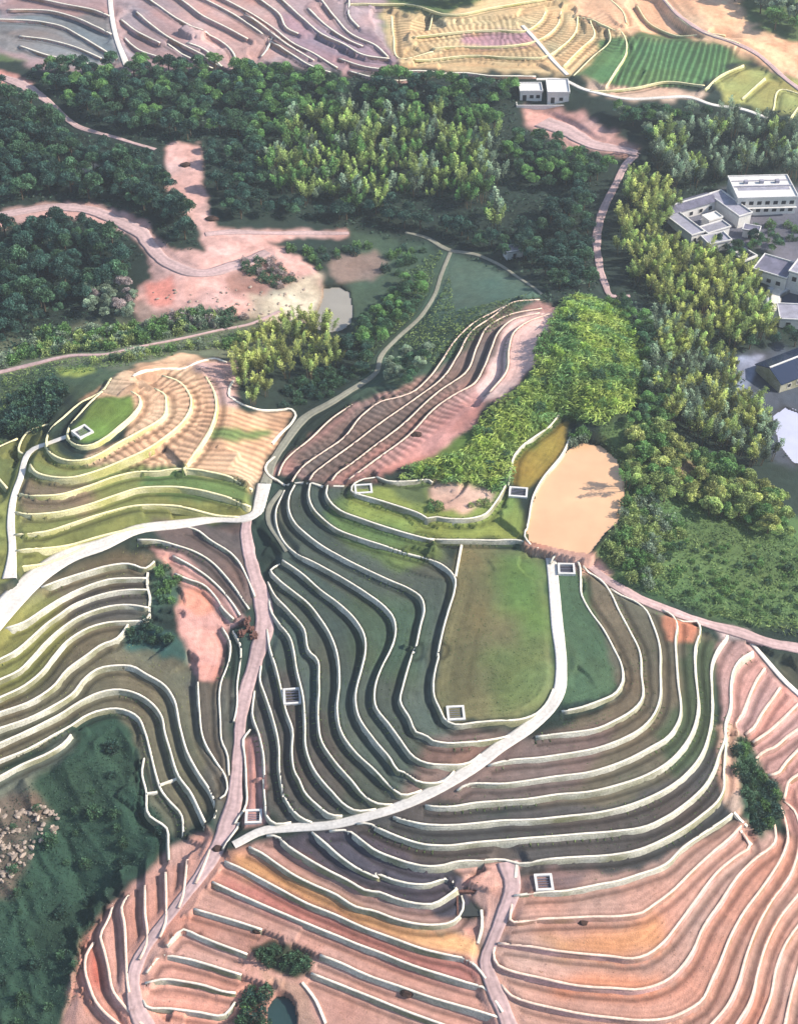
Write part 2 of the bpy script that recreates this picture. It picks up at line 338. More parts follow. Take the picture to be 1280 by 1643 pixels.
def gsample(A, x, y):
    x = np.asarray(x, float); y = np.asarray(y, float)
    fi, fj = gidx(x, y); i = fi.astype(int); j = fj.astype(int); a = fi-i; b = fj-j
    return (A[j, i]*(1-a)+A[j, i+1]*a)*(1-b)+(A[j+1, i]*(1-a)+A[j+1, i+1]*a)*b
def march(px, A=None):
    """pixel of the photograph -> point on the ground"""
    A = G if A is None else A
    px = np.asarray(px, float).reshape(-1, 2); z = np.full(len(px), -8.0)
    for _ in range(14):
        q = unproj(px, z); z = 0.5*z+0.5*gsample(A, q[:, 0], q[:, 1])
    return unproj(px, z)
def inpoly(x, y, poly):
    ins = np.zeros(np.shape(x), bool); n = len(poly); j = n-1
    for i in range(n):
        xi, yi = poly[i][:2]; xj, yj = poly[j][:2]
        if yi != yj:
            c = ((yi > y) != (yj > y)) & (x < (xj-xi)*(y-yi)/(yj-yi)+xi)
            ins ^= c
        j = i
    return ins
def scale_at(P): return np.sqrt(P[:, 0]**2+P[:, 1]**2+(P[:, 2]-CAMZ)**2)/FPX
# ------------------------------------------------------------------ roads: x y width(px) in photograph pixels
ROADS = [
 ('road','main','dirt', "400 822 14  396 845 16  398 880 20  408 920 22  420 960 26  424 1000 30  412 1050 26  400 1090 22  388 1140 20  384 1190 18  380 1240 20  374 1290 26  362 1335 30  340 1375 24  310 1420 18  275 1465 17  240 1510 17  218 1550 20  213 1590 22  222 1625 26  240 1660 30"),
 ('road','white','pale', "-20 1010 40  20 960 42  60 925 38  110 893 34  160 872 28  220 852 22  290 838 20  350 834 16  392 833 15  408 822 17  417 800 20  424 778 22"),
 ('road','front','pale', "882 880 16  886 920 17  893 1000 19  900 1075 18  897 1108 20  884 1132 20  850 1165 22  800 1200 22  750 1238 22  690 1272 20  640 1293 18  590 1309 17  530 1322 16  470 1328 16  420 1336 15  375 1356 14"),
 ('path','valley','grey', "425 775 20  436 745 14  460 705 14  490 670 15  530 645 13  575 618 11  602 600 9  612 570 8  640 540 7  672 510 7  696 475 6  708 440 6  722 405 6"),
 ('path','knollfoot','grey', "452 785 8  432 815 9  432 840 9  446 862 8  462 884 12"),
 ('path','lane','dirt', "1024 244 12  1008 258 12  985 300 11  964 345 13  957 380 13  960 420 12  970 455 11  982 472 9  1010 476 6"),
 ('path','yardtrack','dirt', "870 195 40  910 210 34  950 232 26  1000 240 20  1022 246 16"),
 ('road','rimtrack','dirt', "840 872 8  880 882 16  930 900 12  980 935 16  1030 963 17  1080 982 16  1130 1000 16  1180 1015 20  1230 1030 20  1300 1045 20"),
 ('path','valleyfork','grey', "650 372 5  680 380 7  722 402 9  760 408 7  800 425 6  830 445 5  870 470 5"),
 ('road','redtrack','dirt', "-20 350 22  30 340 20  90 332 20  140 336 22  190 355 24  225 372 26  245 400 22  275 425 24  320 438 22  380 425 26  430 405 18"),
 ('path','hilltrack','dirt', "0 122 14  40 138 20  80 165 10  130 205 10  190 222 7  250 240 7"),
 ('road','logtrack','dirt', "330 375 12  370 372 14  430 374 9  500 374 12  560 375 8"),
 ('path','pitroad','dirt', "815 1380 34  822 1420 26  806 1470 22  790 1510 18  778 1545 20  790 1580 22  808 1620 24  820 1660 26"),
 ('path','hillpath','pale', "108 697 8  80 705 8  55 730 9  32 765 10  22 800 10  18 840 12  20 880 12  16 930 22"),
 ('path','gullytrack','pale', "1205 1027 6  1225 1055 7  1258 1095 8  1290 1125 8"),
 ('path','farpath','pale', "176 -10 7  182 40 7  188 65 7  200 95 9  205 110 10"),
 ('path','diagpath','pale', "838 40 6  865 72 6  890 100 6  910 122 6"),
 ('road','farroad','pale', "860 128 6  900 127 6  935 142 7  965 152 7  1000 158 7  1060 157 7  1105 155 8  1140 168 7  1190 175 7  1230 190 6"),
 ('road','browntrack','dirt', "1065 0 6  1095 30 7  1130 52 8  1180 68 9  1215 88 8  1250 118 8  1290 150 8"),
 ('path','scrubtrack','dirt', "-10 600 8  40 588 8  110 572 6  170 567 5  230 555 4  300 542 4  340 532 4  400 520 5  450 500 6"),
 ('path','yardlane','pale', "1300 436 7  1268 452 9  1245 468 13  1243 490 15  1243 514 15"),
 ('path','fanpath','dirt', "208 1600 9  214 1620 14"),
]
rd = []
for kind, key, mat, txt in ROADS:
    v = np.array(txt.split(), float).reshape(-1, 3)
    P = march(v[:, :2], G); wpx = v[:, 2]*scale_at(P)
    Q = smooth(np.column_stack([P[:, :2], wpx]), 1.5)
    wd = Q[:, 2]; z = gsample(G, Q[:, 0], Q[:, 1])
    k = 9; pad = np.pad(z, k, 'edge'); ker = np.hanning(2*k+1); ker /= ker.sum(); z = np.convolve(pad, ker, 'valid')
    rd.append(dict(kind=kind, key=key, mat=mat, P=np.column_stack([Q[:, :2], z]), w=wd))
rw = np.zeros_like(G); rz = np.zeros_like(G); rdd = np.full(G.shape, 1e9)
for r in rd:
    P = r['P']
    for k in range(0, len(P)-1):
        a, b = P[k], P[k+1]; RR = r['w'][k]/2+2.2; dx, dy = b[0]-a[0], b[1]-a[1]; l2 = dx*dx+dy*dy+1e-9
        j0, j1 = np.searchsorted(ys, min(a[1], b[1])-RR), np.searchsorted(ys, max(a[1], b[1])+RR)
        if j1 <= j0: continue
        x0, x1 = min(a[0], b[0])-RR, max(a[0], b[0])+RR; wa, wb = wid(ys[j0]), wid(ys[j1-1])
        i0 = max(0, int((min(x0/wa, x0/wb)+1)/2*(NS-1))); i1 = min(NS, int((max(x1/wa, x1/wb)+1)/2*(NS-1))+2)
        if i1 <= i0: continue
        sl = (slice(j0, j1), slice(i0, i1)); X = GX[sl]-a[0]; Y = GY[sl]-a[1]; t = np.clip((X*dx+Y*dy)/l2, 0, 1)
        d = np.hypot(X-t*dx, Y-t*dy); wgt = 1-sm((d-r['w'][k]/2-0.3)/1.6); B = rdd[sl]; e = (d/(r['w'][k]/2+2.2)); u = e < B
        B[u] = e[u]; rw[sl][u] = wgt[u]; rz[sl][u] = (a[2]+(b[2]-a[2])*t)[u]
G = np.where(rw > 0, G*(1-rw)+(rz-0.10)*rw, G)
# ------------------------------------------------------------------ ponds and basins (polygons in photograph pixels, level)
PONDS = [
 ('tan', 1.7*ZS, "912 722 935 710 965 716 988 738 1000 775 1000 815 990 838 970 855 945 888 920 885 880 876 848 868 846 845 852 815 868 775 892 745"),
 ('grey', -14.2*ZS, "520 463 545 461 560 470 566 500 562 520 548 532 525 536 500 528 490 522 508 505 517 482"),
 ('green', -23.6*ZS, "428 1650 432 1612 446 1598 462 1600 474 1614 478 1650"),
 ('pale', -15*ZS, "1240 668 1258 655 1300 672 1310 745 1272 748 1248 715"),
 ('dark', -14.6*ZS, "1252 478 1290 455 1290 520 1262 516 1252 505"),
]
PONDM = np.zeros(G.shape, bool)
for p in PONDS:
    z = p[1]; poly = unproj(np.array(p[2].split(), float).reshape(-1, 2), z)
    c = poly.mean(0); m = inpoly(GX, GY, poly); G = np.where(m, z-0.5, G)
    big = c+(poly-c)*1.12; m2 = inpoly(GX, GY, big) & ~m; G = np.where(m2, np.maximum(G, z+0.15), G); PONDM = PONDM | inpoly(GX, GY, big)
G0 = G.copy()
_u, _v = proj(GX, GY, G)
RAV_ = inpoly(_u, _v, np.array('-60 1300 110 1215 190 1165 215 1200 222 1290 262 1345 170 1420 130 1500 115 1600 70 1700 -60 1700'.split(), float).reshape(-1, 2))
G = G+ (fbm(GX, GY, 0.35, 3)-0.5)*0.25*(rw < .5)*(~PONDM)
G += np.where(RAV_, (np.abs(fbm(GX*1.0+GY*.45+4*fbm(GX,GY,.07,77)*2, GY*.55+GX*.2, .16, 303, 3)-.5)*2)*-1.9+.6, 0)
PU, PV = proj(GX, GY, G)
# ------------------------------------------------------------------ soil and plant cover colours (sRGB of the material), polygons in photograph pixels
ZONES = [
 (38,52,46, "-60 100 1340 100 1340 1700 -60 1700", 0),
 (160,136,138, "-60 -60 640 -60 610 30 640 100 600 122 540 118 400 100 370 112 200 118 60 110 -60 60", 4),
 (122,122,124, "-60 30 60 20 180 30 200 100 130 108 40 90 -60 60", 4),
 (184,148,142, "250 -40 420 -40 520 80 420 100 360 100 300 40", 6),
 (146,122,132, "440 20 600 60 640 100 560 118 470 90", 6),
 (202,172,130, "612 10 700 30 830 -20 1000 20 1010 110 900 122 780 112 640 108 622 60", 3),
 (176,134,140, "740 55 850 50 860 72 740 78", 3),
 (226,178,142, "880 -60 1160 -60 1200 40 1340 90 1340 160 1180 80 1120 60 1000 50 930 30", 3),
 (78,112,70, "960 65 1000 60 1180 78 1160 112 1130 135 1060 140 960 140 920 120 960 90", 3),
 (160,158,95, "1150 125 1200 105 1340 150 1340 210 1240 180 1160 165", 3),
 (205,172,150, "930 122 960 138 1130 145 1120 160 1000 160 950 150", 3),
 (196,150,140, "835 175 930 180 1025 238 1010 252 950 245 880 225 845 205", 3),
 (62,82,66, "560 370 720 400 860 470 880 490 700 600 600 660 560 640 600 570 560 540", 5),
 (78,100,86, "715 405 850 455 870 480 700 520", 4),
 (198,158,150, "262 235 280 228 322 232 326 290 333 330 345 365 440 372 560 368 560 380 430 385 470 405 500 430 518 450 512 480 490 515 440 520 360 500 300 500 235 515 215 500 220 460 245 445 235 400 200 372 130 350 0 365 -60 370 -60 335 0 338 100 322 150 325 230 350 270 400 330 405 320 370 270 300", 2),
 (176,160,142, "400 455 520 440 512 500 470 522 400 520", 4),
 (128,112,104, "520 420 600 400 625 420 600 450 540 455", 3),
 (205,150,140, "-60 105 10 115 60 135 45 150 10 135 -60 130", 2),
 (98,104,84, "-60 560 160 515 400 510 500 545 400 580 300 575 200 600 80 600 -60 640", 5),
 (70,88,66, "-60 610 120 585 200 600 110 640 80 700 -60 730", 5),
 (150,158,80, "90 590 150 590 150 600 100 605", 3),
 (196,158,128, "130 640 210 590 290 570 350 575 375 620 380 660 470 665 400 790 300 755 180 765 130 740 200 700 215 660 200 640", 2),
 (180,150,145, "300 580 380 580 380 660 350 650 330 610", 3),
 (98,122,58, "160 640 215 635 218 660 180 700 130 708 118 690", 2),
 (116,120,70, "70 700 130 745 200 745 300 755 400 780 402 830 200 850 30 920 0 940 -60 960 -60 740 40 700", 3),
 (84,108,64, "240 750 300 745 400 782 402 812 330 802 260 800 230 780", 4),
 (120,104,84, "40 770 150 770 150 820 30 840", 6),
 (100,94,76, "-60 980 60 930 200 880 250 895 245 1040 300 1060 340 1120 345 1280 310 1330 250 1340 225 1200 180 1140 130 1150 0 1240 -60 1260", 4),
 (118,116,66, "-60 1000 90 950 110 1020 60 1110 -60 1150", 8),
 (76,74,70, "110 960 240 920 240 990 110 1000", 6),
 (96,82,78, "240 835 390 845 410 960 380 1000 330 920 270 880", 3),
 (194,146,136, "240 880 300 890 380 980 400 1000 365 1010 350 1100 320 1090 290 1040 280 930", 2),
 (206,144,124, "285 945 340 940 345 975 320 990 285 970", 2),
 (64,86,72, "240 905 262 900 295 930 290 975 245 978", 3),
 (56,84,76, "190 1010 240 990 300 1030 310 1070 260 1050 200 1040", 3),
 (86,82,74, "300 1090 375 1090 372 1330 350 1340", 3),
 (44,68,54, "-60 1250 0 1240 130 1155 190 1145 222 1190 232 1280 270 1340 275 1370 180 1430 140 1510 130 1600 90 1700 -60 1700", 4),
 (96,100,88, "-60 1250 20 1240 110 1170 130 1190 60 1240 50 1290 -60 1300", 4),
 (96,84,74, "-60 1290 60 1270 80 1310 50 1350 20 1440 -60 1450", 4),
 (74,84,76, "440 785 560 775 700 850 740 930 700 1110 730 1170 700 1250 560 1320 440 1325 410 1180 430 1010 440 900 460 880 430 830", 3),
 (92,112,66, "560 790 700 840 720 900 640 920 540 860 520 820", 5),
 (80,78,74, "400 1080 480 1080 560 1230 540 1320 440 1320 415 1240", 6),
 (72,88,70, "560 940 700 970 660 1110 560 1060", 9),
 (186,144,138, "394 1190 420 1180 428 1320 395 1330", 2),
 (128,144,76, "560 780 690 775 700 825 800 790 830 800 845 865 700 868 560 825", 3),
 (82,100,66, "620 775 690 772 690 815 640 800", 4),
 (108,106,76, "722 930 740 875 870 880 890 1120 830 1150 710 1160 697 1120", 2),
 (92,116,62, "790 875 868 880 884 1040 850 1060 800 980", 14),
 (96,110,68, "770 1040 890 1020 885 1120 800 1150", 12),
 (150,128,60, "820 730 880 690 910 680 905 720 870 770 840 790 825 780", 2),
 (74,94,68, "882 905 935 905 1000 1060 985 1115 905 1130 890 1050", 2),
 (104,96,80, "935 915 980 930 1060 985 1150 1030 1140 1200 1050 1270 860 1330 880 1180 1000 1120", 3),
 (74,86,64, "1100 1020 1150 1030 1150 1200 1080 1250 1050 1180 1090 1120", 4),
 (114,96,90, "700 1180 860 1180 1000 1160 900 1290 700 1290 620 1300", 6),
 (78,74,72, "640 1290 800 1300 1000 1290 1160 1200 1190 1300 1020 1420 860 1400 640 1390 500 1340", 4),
 (190,126,100, "1060 988 1118 1003 1112 1032 1068 1025", 2),
 (186,144,136, "1150 1030 1210 1035 1250 1100 1340 1120 1340 1420 1240 1300 1180 1180 1160 1160", 2),
 (190,146,130, "820 1410 860 1400 1020 1400 1120 1350 1190 1310 1260 1350 1340 1300 1340 1700 760 1700 790 1500", 3),
 (198,146,108, "990 1500 1060 1470 1060 1530 920 1535 860 1500", 8),
 (204,134,102, "880 1570 1060 1560 1060 1600 900 1590", 8),
 (128,106,104, "830 1400 950 1395 920 1430 830 1430", 5),
 (78,74,84, "420 1345 560 1330 700 1390 770 1420 740 1475 640 1470 500 1400", 3),
 (190,144,130, "360 1370 440 1350 560 1420 700 1470 770 1480 760 1560 830 1700 80 1700 140 1500 250 1380 340 1330", 3),
 (204,156,112, "370 1370 430 1385 560 1450 640 1480 760 1500 765 1540 700 1530 560 1480 400 1410", 4),
 (172,118,110, "350 1400 520 1460 640 1520 780 1560 740 1590 500 1490 360 1430", 6),
 (172,98,86, "140 1510 170 1560 180 1600 150 1580", 6),
 (196,156,144, "718 1388 832 1384 812 1450 800 1510 780 1540 770 1500 775 1460 750 1430 745 1405", 2),
 (215,172,150, "1150 1170 1180 1160 1200 1230 1210 1290 1180 1310 1160 1280", 2),
 (60,84,64, "1175 1185 1200 1185 1225 1240 1255 1260 1250 1320 1215 1345 1190 1290 1180 1230", 3),
 (50,56,44, "403 1515 440 1505 500 1530 495 1560 470 1570 420 1550", 2),
 (176,138,120, "412 1555 480 1580 500 1610 510 1700 478 1700 470 1600 420 1570", 2),
 (205,168,150, "700 770 790 765 790 800 740 822 690 815", 3),
 (92,112,52, "640 740 760 690 860 600 900 490 960 480 1040 560 1030 640 960 680 900 670 830 740 790 780 700 775", 4),
 (168,126,118, "430 760 560 650 700 600 860 480 900 500 870 570 820 630 760 660 700 730 560 775", 3),
 (118,98,90, "450 740 590 640 700 600 800 500 860 490 780 590 620 720 520 770", 6),
 (198,140,130, "690 690 780 615 765 680 700 730 600 770", 3),
 (82,106,64, "960 690 1040 660 1130 740 1340 880 1340 1010 1180 1000 1050 960 960 920 960 880 1000 830", 5),
 (150,124,100, "1070 745 1110 735 1125 770 1095 780", 3),
 (190,165,160, "1155 1005 1200 1010 1200 1030 1155 1030", 3),
 (104,104,116, "1080 340 1165 300 1200 320 1280 300 1340 300 1340 470 1220 400 1130 400", 4),
 (70,76,88, "1180 570 1230 560 1340 540 1340 760 1240 740 1190 640", 5),
  (150,114,104, "360 445 440 412 475 450 420 475 370 470", 3),
 (206,188,164, "420 490 500 440 512 470 490 515 430 520", 3),
 (204,136,124, "235 450 275 445 275 485 235 490", 3),
 (160,136,126, "215 480 260 500 380 500 380 515 220 520", 3),
 (196,184,172, "113 262 128 268 150 260 162 264 142 276 124 276", 1),
 (212,166,152, "838 862 860 868 950 886 985 920 960 925 900 905 850 885", 2),
 (222,182,172, "850 500 890 505 865 580 810 630 775 645 762 622 800 560 815 515", 2),
 (108,128,78, "340 690 440 688 430 706 335 708", 3),
 (135,145,170, "1182 575 1222 570 1200 620 1182 640", 2),
 (200,200,205, "1232 465 1252 455 1290 440 1290 452 1252 475 1250 515 1234 518", 1),
 (60,68,60, "1215 1040 1340 1060 1340 1130 1270 1110", 3),
]
def s2l(c): c = np.asarray(c, float)/255; return np.where(c <= .04045, c/12.92, ((c+.055)/1.055)**2.4)
jx = (fbm(GX, GY, .3, 21, 4)-.5)*1.4; jy = (fbm(GX, GY, .3, 41, 4)-.5)*1.4
col = np.ones(G.shape+(3,))*s2l((84, 104, 66))
bw = lambda m, k: m
def blur(A, k):
    if k < 1: return A
    ker = np.hanning(2*k+3)[1:-1]; ker /= ker.sum()
    Apad = np.pad(A, ((k, k), (0, 0)), 'edge'); A = sum(ker[i]*Apad[i:i+A.shape[0]] for i in range(2*k+1))
    Apad = np.pad(A, ((0, 0), (k, k)), 'edge'); return sum(ker[i]*Apad[:, i:i+A.shape[1]] for i in range(2*k+1))
for r_, g_, b_, ptx, soft in ZONES:
    poly = np.array(ptx.split(), float).reshape(-1, 2); rgb = s2l((r_, g_, b_))
    jit = 6+3*soft; uu = PU+jx*jit; vv = PV+jy*jit
    lo, hi = poly.min(0)-40, poly.max(0)+40
    rows = np.where(((PV > lo[1]) & (PV < hi[1])).any(1))[0]
    if not len(rows): continue
    cols = np.where(((PU[rows[0]:rows[-1]+1] > lo[0]) & (PU[rows[0]:rows[-1]+1] < hi[0])).any(0))[0]
    sl = (slice(rows[0], rows[-1]+1), slice(cols[0], cols[-1]+1))
    m = inpoly(uu[sl], vv[sl], poly).astype(float); m = blur(m, int(1+soft*.9))[..., None]
    col[sl] = col[sl]*(1-m)+rgb*m
# plant rows, streaks along the terraces, shade painted at bank feet and wall lips
inmask = lambda txt: inpoly(PU, PV, np.array(txt.split(), float).reshape(-1, 2))
terr = (np.minimum(dU, dL) < 7) & (rw < .4)
st = fbm(np.minimum(dU, dL)*1.0, sA*0.03, 1.0, 77, 2); st2 = fbm(GX, GY, .06, 91, 3); st3 = fbm(GX, GY, .9, 95, 2)
val = np.where(terr, 0.80+0.4*st, 1.0)*(0.72+0.56*st2)*(0.84+0.32*st3)
foot_shade = np.exp(-((dU-1.35)/0.5)**2)*(rw < .3); rim = np.exp(-((dL-.42)/0.32)**2)*(rw < .3)  # bands of painted shade along bank feet and inside the lips
rowz = .5+.5*np.sin(np.minimum(dU, dL)*2*np.pi/.95+5*st2)
val *= np.where(terr & (np.minimum(dU, dL) < 3.5), .92+.16*rowz, 1)
val *= (1-0.5*foot_shade)*(1-0.35*rim)
rows_s = inmask("130 640 210 585 290 565 350 575 350 660 300 755 180 765 150 730 215 700 225 650") | inmask("620 20 700 30 870 20 990 20 1000 80 900 100 640 100")\
    | inmask("440 770 560 650 620 610 720 600 760 640 640 740 560 775")
rsm = blur(np.clip(np.where(rows_s, 1.0, 0), 0, 1), 3)*(.35+.65*sm((fbm(GX, GY, .07, 333)-.3)*4))
rs = (0.5+0.5*np.sin(sA*2*np.pi/1.9+7*(fbm(GX, GY, .15, 19)-.5)))
val = np.where(rw < .3, val*(1-rsm+rsm*(0.55+0.75*rs)), val); G += np.where(rows_s & (rw < .3), 0.12*rs, 0)
rows_h = inmask("330 660 480 665 410 790 300 755")
rh = 0.5+0.5*np.sin(GY*2*np.pi/1.7+GX*.1+3*fbm(GX, GY, .1, 12)); val = np.where(rows_h, val*(.66+.5*rh), val)
rows_t = inmask("985 55 1190 75 1165 112 1130 140 1060 142 960 140 1000 100")
rt = 0.5+0.5*np.sin((GX-GY*.3)*2*np.pi/2.1+1.5*np.sin(GX*.37)); val = np.where(rows_t, val*(.6+1.1*rt**3), val)
hue = fbm(GX, GY, .12, 131, 2)-.5
plot = grad_noise(sA*.035+iL*3.7, iL*5.31, 1.0, 611)-.5; plot2 = grad_noise(sA*.03+iL*9.1, iL*2.17+40, 1.0, 613)-.5
tl = blur(((iL > 0) & (dL < 7.5)).astype(float), 2); plot = blur(plot, 1); plot2 = blur(plot2, 1)
val = val*(1+.42*plot*tl); hue = hue+1.1*plot2*tl
wild = ~terr & (rw < .5) & (col.sum(2) > .55)
mot = fbm(GX, GY, .28, 717, 4); val = np.where(wild, val*(.55+.9*mot), val)
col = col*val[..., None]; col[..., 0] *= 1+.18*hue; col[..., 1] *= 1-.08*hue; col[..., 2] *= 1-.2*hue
mud = blur((PONDM & (GY > 0)).astype(float), 2)[..., None]; col = col*(1-mud)+col*np.array([.62, .55, .5])*mud
col = np.clip(col, 0.004, .85)
# ------------------------------------------------------------------ materials
def material(name, base=(.5, .5, .5), rough=.9, noise=None, amt=.25, attr=None, bump=0, rnd=0, metal=0, trans=0, base2=None, tint=False):
    m = bpy.data.materials.new(name); m.use_nodes = True; t = m.node_tree; b = t.nodes['Principled BSDF']
    b.inputs['Roughness'].default_value = rough; b.inputs['Metallic'].default_value = metal
    b.inputs['Specular IOR Level'].default_value = 0.25
    src = None
    if attr:
        a = t.nodes.new('ShaderNodeAttribute'); a.attribute_name = attr; src = a.outputs['Color']
    else:
        a = t.nodes.new('ShaderNodeRGB'); a.outputs[0].default_value = (*base, 1); src = a.outputs[0]
    def mult(src, fac):
        v = t.nodes.new('ShaderNodeVectorMath'); v.operation = 'SCALE'
        t.links.new(src, v.inputs[0]); t.links.new(fac, v.inputs['Scale']); return v.outputs[0]
    if base2 is not None:
        ge = t.nodes.new('ShaderNodeNewGeometry'); nz = t.nodes.new('ShaderNodeTexNoise'); nz.inputs['Scale'].default_value = .12; nz.inputs['Detail'].default_value = 5
        t.links.new(ge.outputs['Position'], nz.inputs['Vector']); mr = t.nodes.new('ShaderNodeMapRange'); mr.inputs[1].default_value = .4; mr.inputs[2].default_value = .62
        t.links.new(nz.outputs['Fac'], mr.inputs[0]); mc = t.nodes.new('ShaderNodeMix'); mc.data_type = 'RGBA'; mc.inputs[7].default_value = (*base2, 1)
        t.links.new(mr.outputs[0], mc.inputs[0]); t.links.new(src, mc.inputs[6]); src = mc.outputs[2]
    if tint:
        a = t.nodes.new('ShaderNodeAttribute'); a.attribute_name = 'Tint'; src = mult(src, a.outputs['Fac'])
    if noise:
        for sc_, am in noise:
            tc = t.nodes.new('ShaderNodeNewGeometry'); nz = t.nodes.new('ShaderNodeTexNoise'); nz.inputs['Scale'].default_value = sc_
            nz.inputs['Detail'].default_value = 4
            t.links.new(tc.outputs['Position'], nz.inputs['Vector'])
            mr = t.nodes.new('ShaderNodeMapRange'); mr.inputs[1].default_value = .25; mr.inputs[2].default_value = .75
            mr.inputs[3].default_value = 1-am; mr.inputs[4].default_value = 1+am
            t.links.new(nz.outputs['Fac'], mr.inputs[0]); src = mult(src, mr.outputs[0])
            if bump and sc_ > .5:
                bp = t.nodes.new('ShaderNodeBump'); bp.inputs['Strength'].default_value = bump; bp.inputs['Distance'].default_value = .2
                t.links.new(nz.outputs['Fac'], bp.inputs['Height']); t.links.new(bp.outputs[0], b.inputs['Normal'])
    if rnd:
        oi = t.nodes.new('ShaderNodeObjectInfo'); mr = t.nodes.new('ShaderNodeMapRange')
        mr.inputs[3].default_value = 1-rnd; mr.inputs[4].default_value = 1+rnd
        t.links.new(oi.outputs['Random'], mr.inputs[0]); src = mult(src, mr.outputs[0])
    t.links.new(src, b.inputs['Base Color'])
    if trans:
        b.inputs['Subsurface Weight'].default_value = 0
        tr = t.nodes.new('ShaderNodeBsdfTranslucent'); mx = t.nodes.new('ShaderNodeMixShader'); mx.inputs[0].default_value = trans
        t.links.new(src, tr.inputs[0]); t.links.new(b.outputs[0], mx.inputs[1]); t.links.new(tr.outputs[0], mx.inputs[2])
        t.links.new(mx.outputs[0], t.nodes['Material Output'].inputs['Surface'])
    return m
M = {}
M['ground'] = material('soil_and_turf', rough=.95, attr='Col', noise=[(.9, .12), (4.5, .14)], bump=.5)
def smat(key, srgb, **k): M[key] = material(key, tuple(s2l(srgb)), **k)
smat('pale_concrete', (218, 211, 203), tint=True, noise=[(.15, .16), (1.8, .16)], rough=.85)
smat('dirt_surface', (190, 162, 160), tint=True, noise=[(.12, .2), (1.2, .2)], rough=.95, bump=.3)
smat('grey_track', (142, 140, 126), tint=True, noise=[(.12, .2), (1.2, .15)], rough=.95, bump=.3)
smat('coping_white', (230, 221, 204), noise=[(.35, .14), (2.2, .2), (6, .12)], rough=.8)
smat('coping_cream', (236, 224, 178), noise=[(.35, .14), (2.2, .2), (6, .12)], rough=.8)
smat('coping_pink', (236, 206, 186), noise=[(.35, .14), (2.2, .2), (6, .12)], rough=.85)
smat('bank_grey', (188, 184, 170), base2=tuple(s2l((128, 126, 96))), noise=[(.25, .2), (5, .25), (2.5, .2)], rough=.95)
smat('bank_cream', (204, 196, 156), base2=tuple(s2l((168, 164, 104))), noise=[(.25, .2), (5, .25), (2.5, .15)], rough=.95)
smat('bank_pink', (196, 156, 150), base2=tuple(s2l((150, 118, 96))), noise=[(.25, .2), (5, .25), (2.5, .15)], rough=.95)
smat('white_plaster', (214, 211, 208), noise=[(.4, .1), (2.4, .1)], rough=.8)
smat('grey_roof', (150, 148, 162), noise=[(.5, .25), (4, .2)], rough=.8)
smat('violet_roof', (112, 110, 128), noise=[(.5, .3), (4, .2)], rough=.8)
smat('yard_concrete', (140, 138, 148), noise=[(.3, .25), (2, .2)], rough=.85)
smat('dark_opening', (40, 40, 48), rough=.4)
smat('rock', (158, 142, 130), noise=[(1, .3)], rough=.95, rnd=.3)
smat('brown_dark', (70, 52, 46), noise=[(2, .4)], rough=.95)
smat('brown_debris', (110, 78, 70), noise=[(2, .4)], rough=.95)
def water(key, srgb, rough=.12):
    M[key] = material(key, tuple(s2l(srgb)), rough=rough, noise=[(.05, .14), (.3, .06)], bump=.03); b = M[key].node_tree.nodes['Principled BSDF']
    b.inputs['Specular IOR Level'].default_value = .5
water('tan_water', (220, 176, 138), .3); water('grey_water', (150, 144, 134), .3); water('green_water', (44, 66, 66)); water('pale_water', (190, 192, 214), .25); water('dark_water', (44, 56, 82)); water('tank_water', (58, 60, 56))
# ------------------------------------------------------------------ object helpers
def link(o, parent=None):
    C.objects.link(o)
    if parent is not None: o.parent = parent
    return o
def tag(o, label=None, cat=None, group=None, kind=None):
    if label: o['label'] = label
    if cat: o['category'] = cat
    if group: o['group'] = group
    if kind: o['kind'] = kind
    return o
def empty(name, loc, rz=0):
    o = bpy.data.objects.new(name, None); o.empty_display_size = .5; o.location = loc; o.rotation_euler = (0, 0, rz); return link(o)
def mesh_np(name, V, F, mat=None, smooth_=False, colors=None, quads=True):
    me = bpy.data.meshes.new(name); V = np.asarray(V, np.float32); F = np.asarray(F, np.int32); k = F.shape[1]
    me.vertices.add(len(V)); me.vertices.foreach_set('co', V.ravel())
    me.loops.add(F.size); me.loops.foreach_set('vertex_index', F.ravel())
    me.polygons.add(len(F)); me.polygons.foreach_set('loop_start', np.arange(0, F.size, k, dtype=np.int32))
    me.polygons.foreach_set('loop_total', np.full(len(F), k, np.int32))
    if smooth_: me.polygons.foreach_set('use_smooth', np.ones(len(F), bool))
    if colors is not None:
        a = me.color_attributes.new('Col', 'FLOAT_COLOR', 'POINT')
        a.data.foreach_set('color', np.column_stack([colors, np.ones(len(V))]).astype(np.float32).ravel())
    me.update(); me.validate()
    if mat: me.materials.append(M[mat] if isinstance(mat, str) else mat)
    return me
def obj(name, me, parent=None): return link(bpy.data.objects.new(name, me), parent)
def poly_(txt): return np.array(txt.split(), float).reshape(-1, 2)
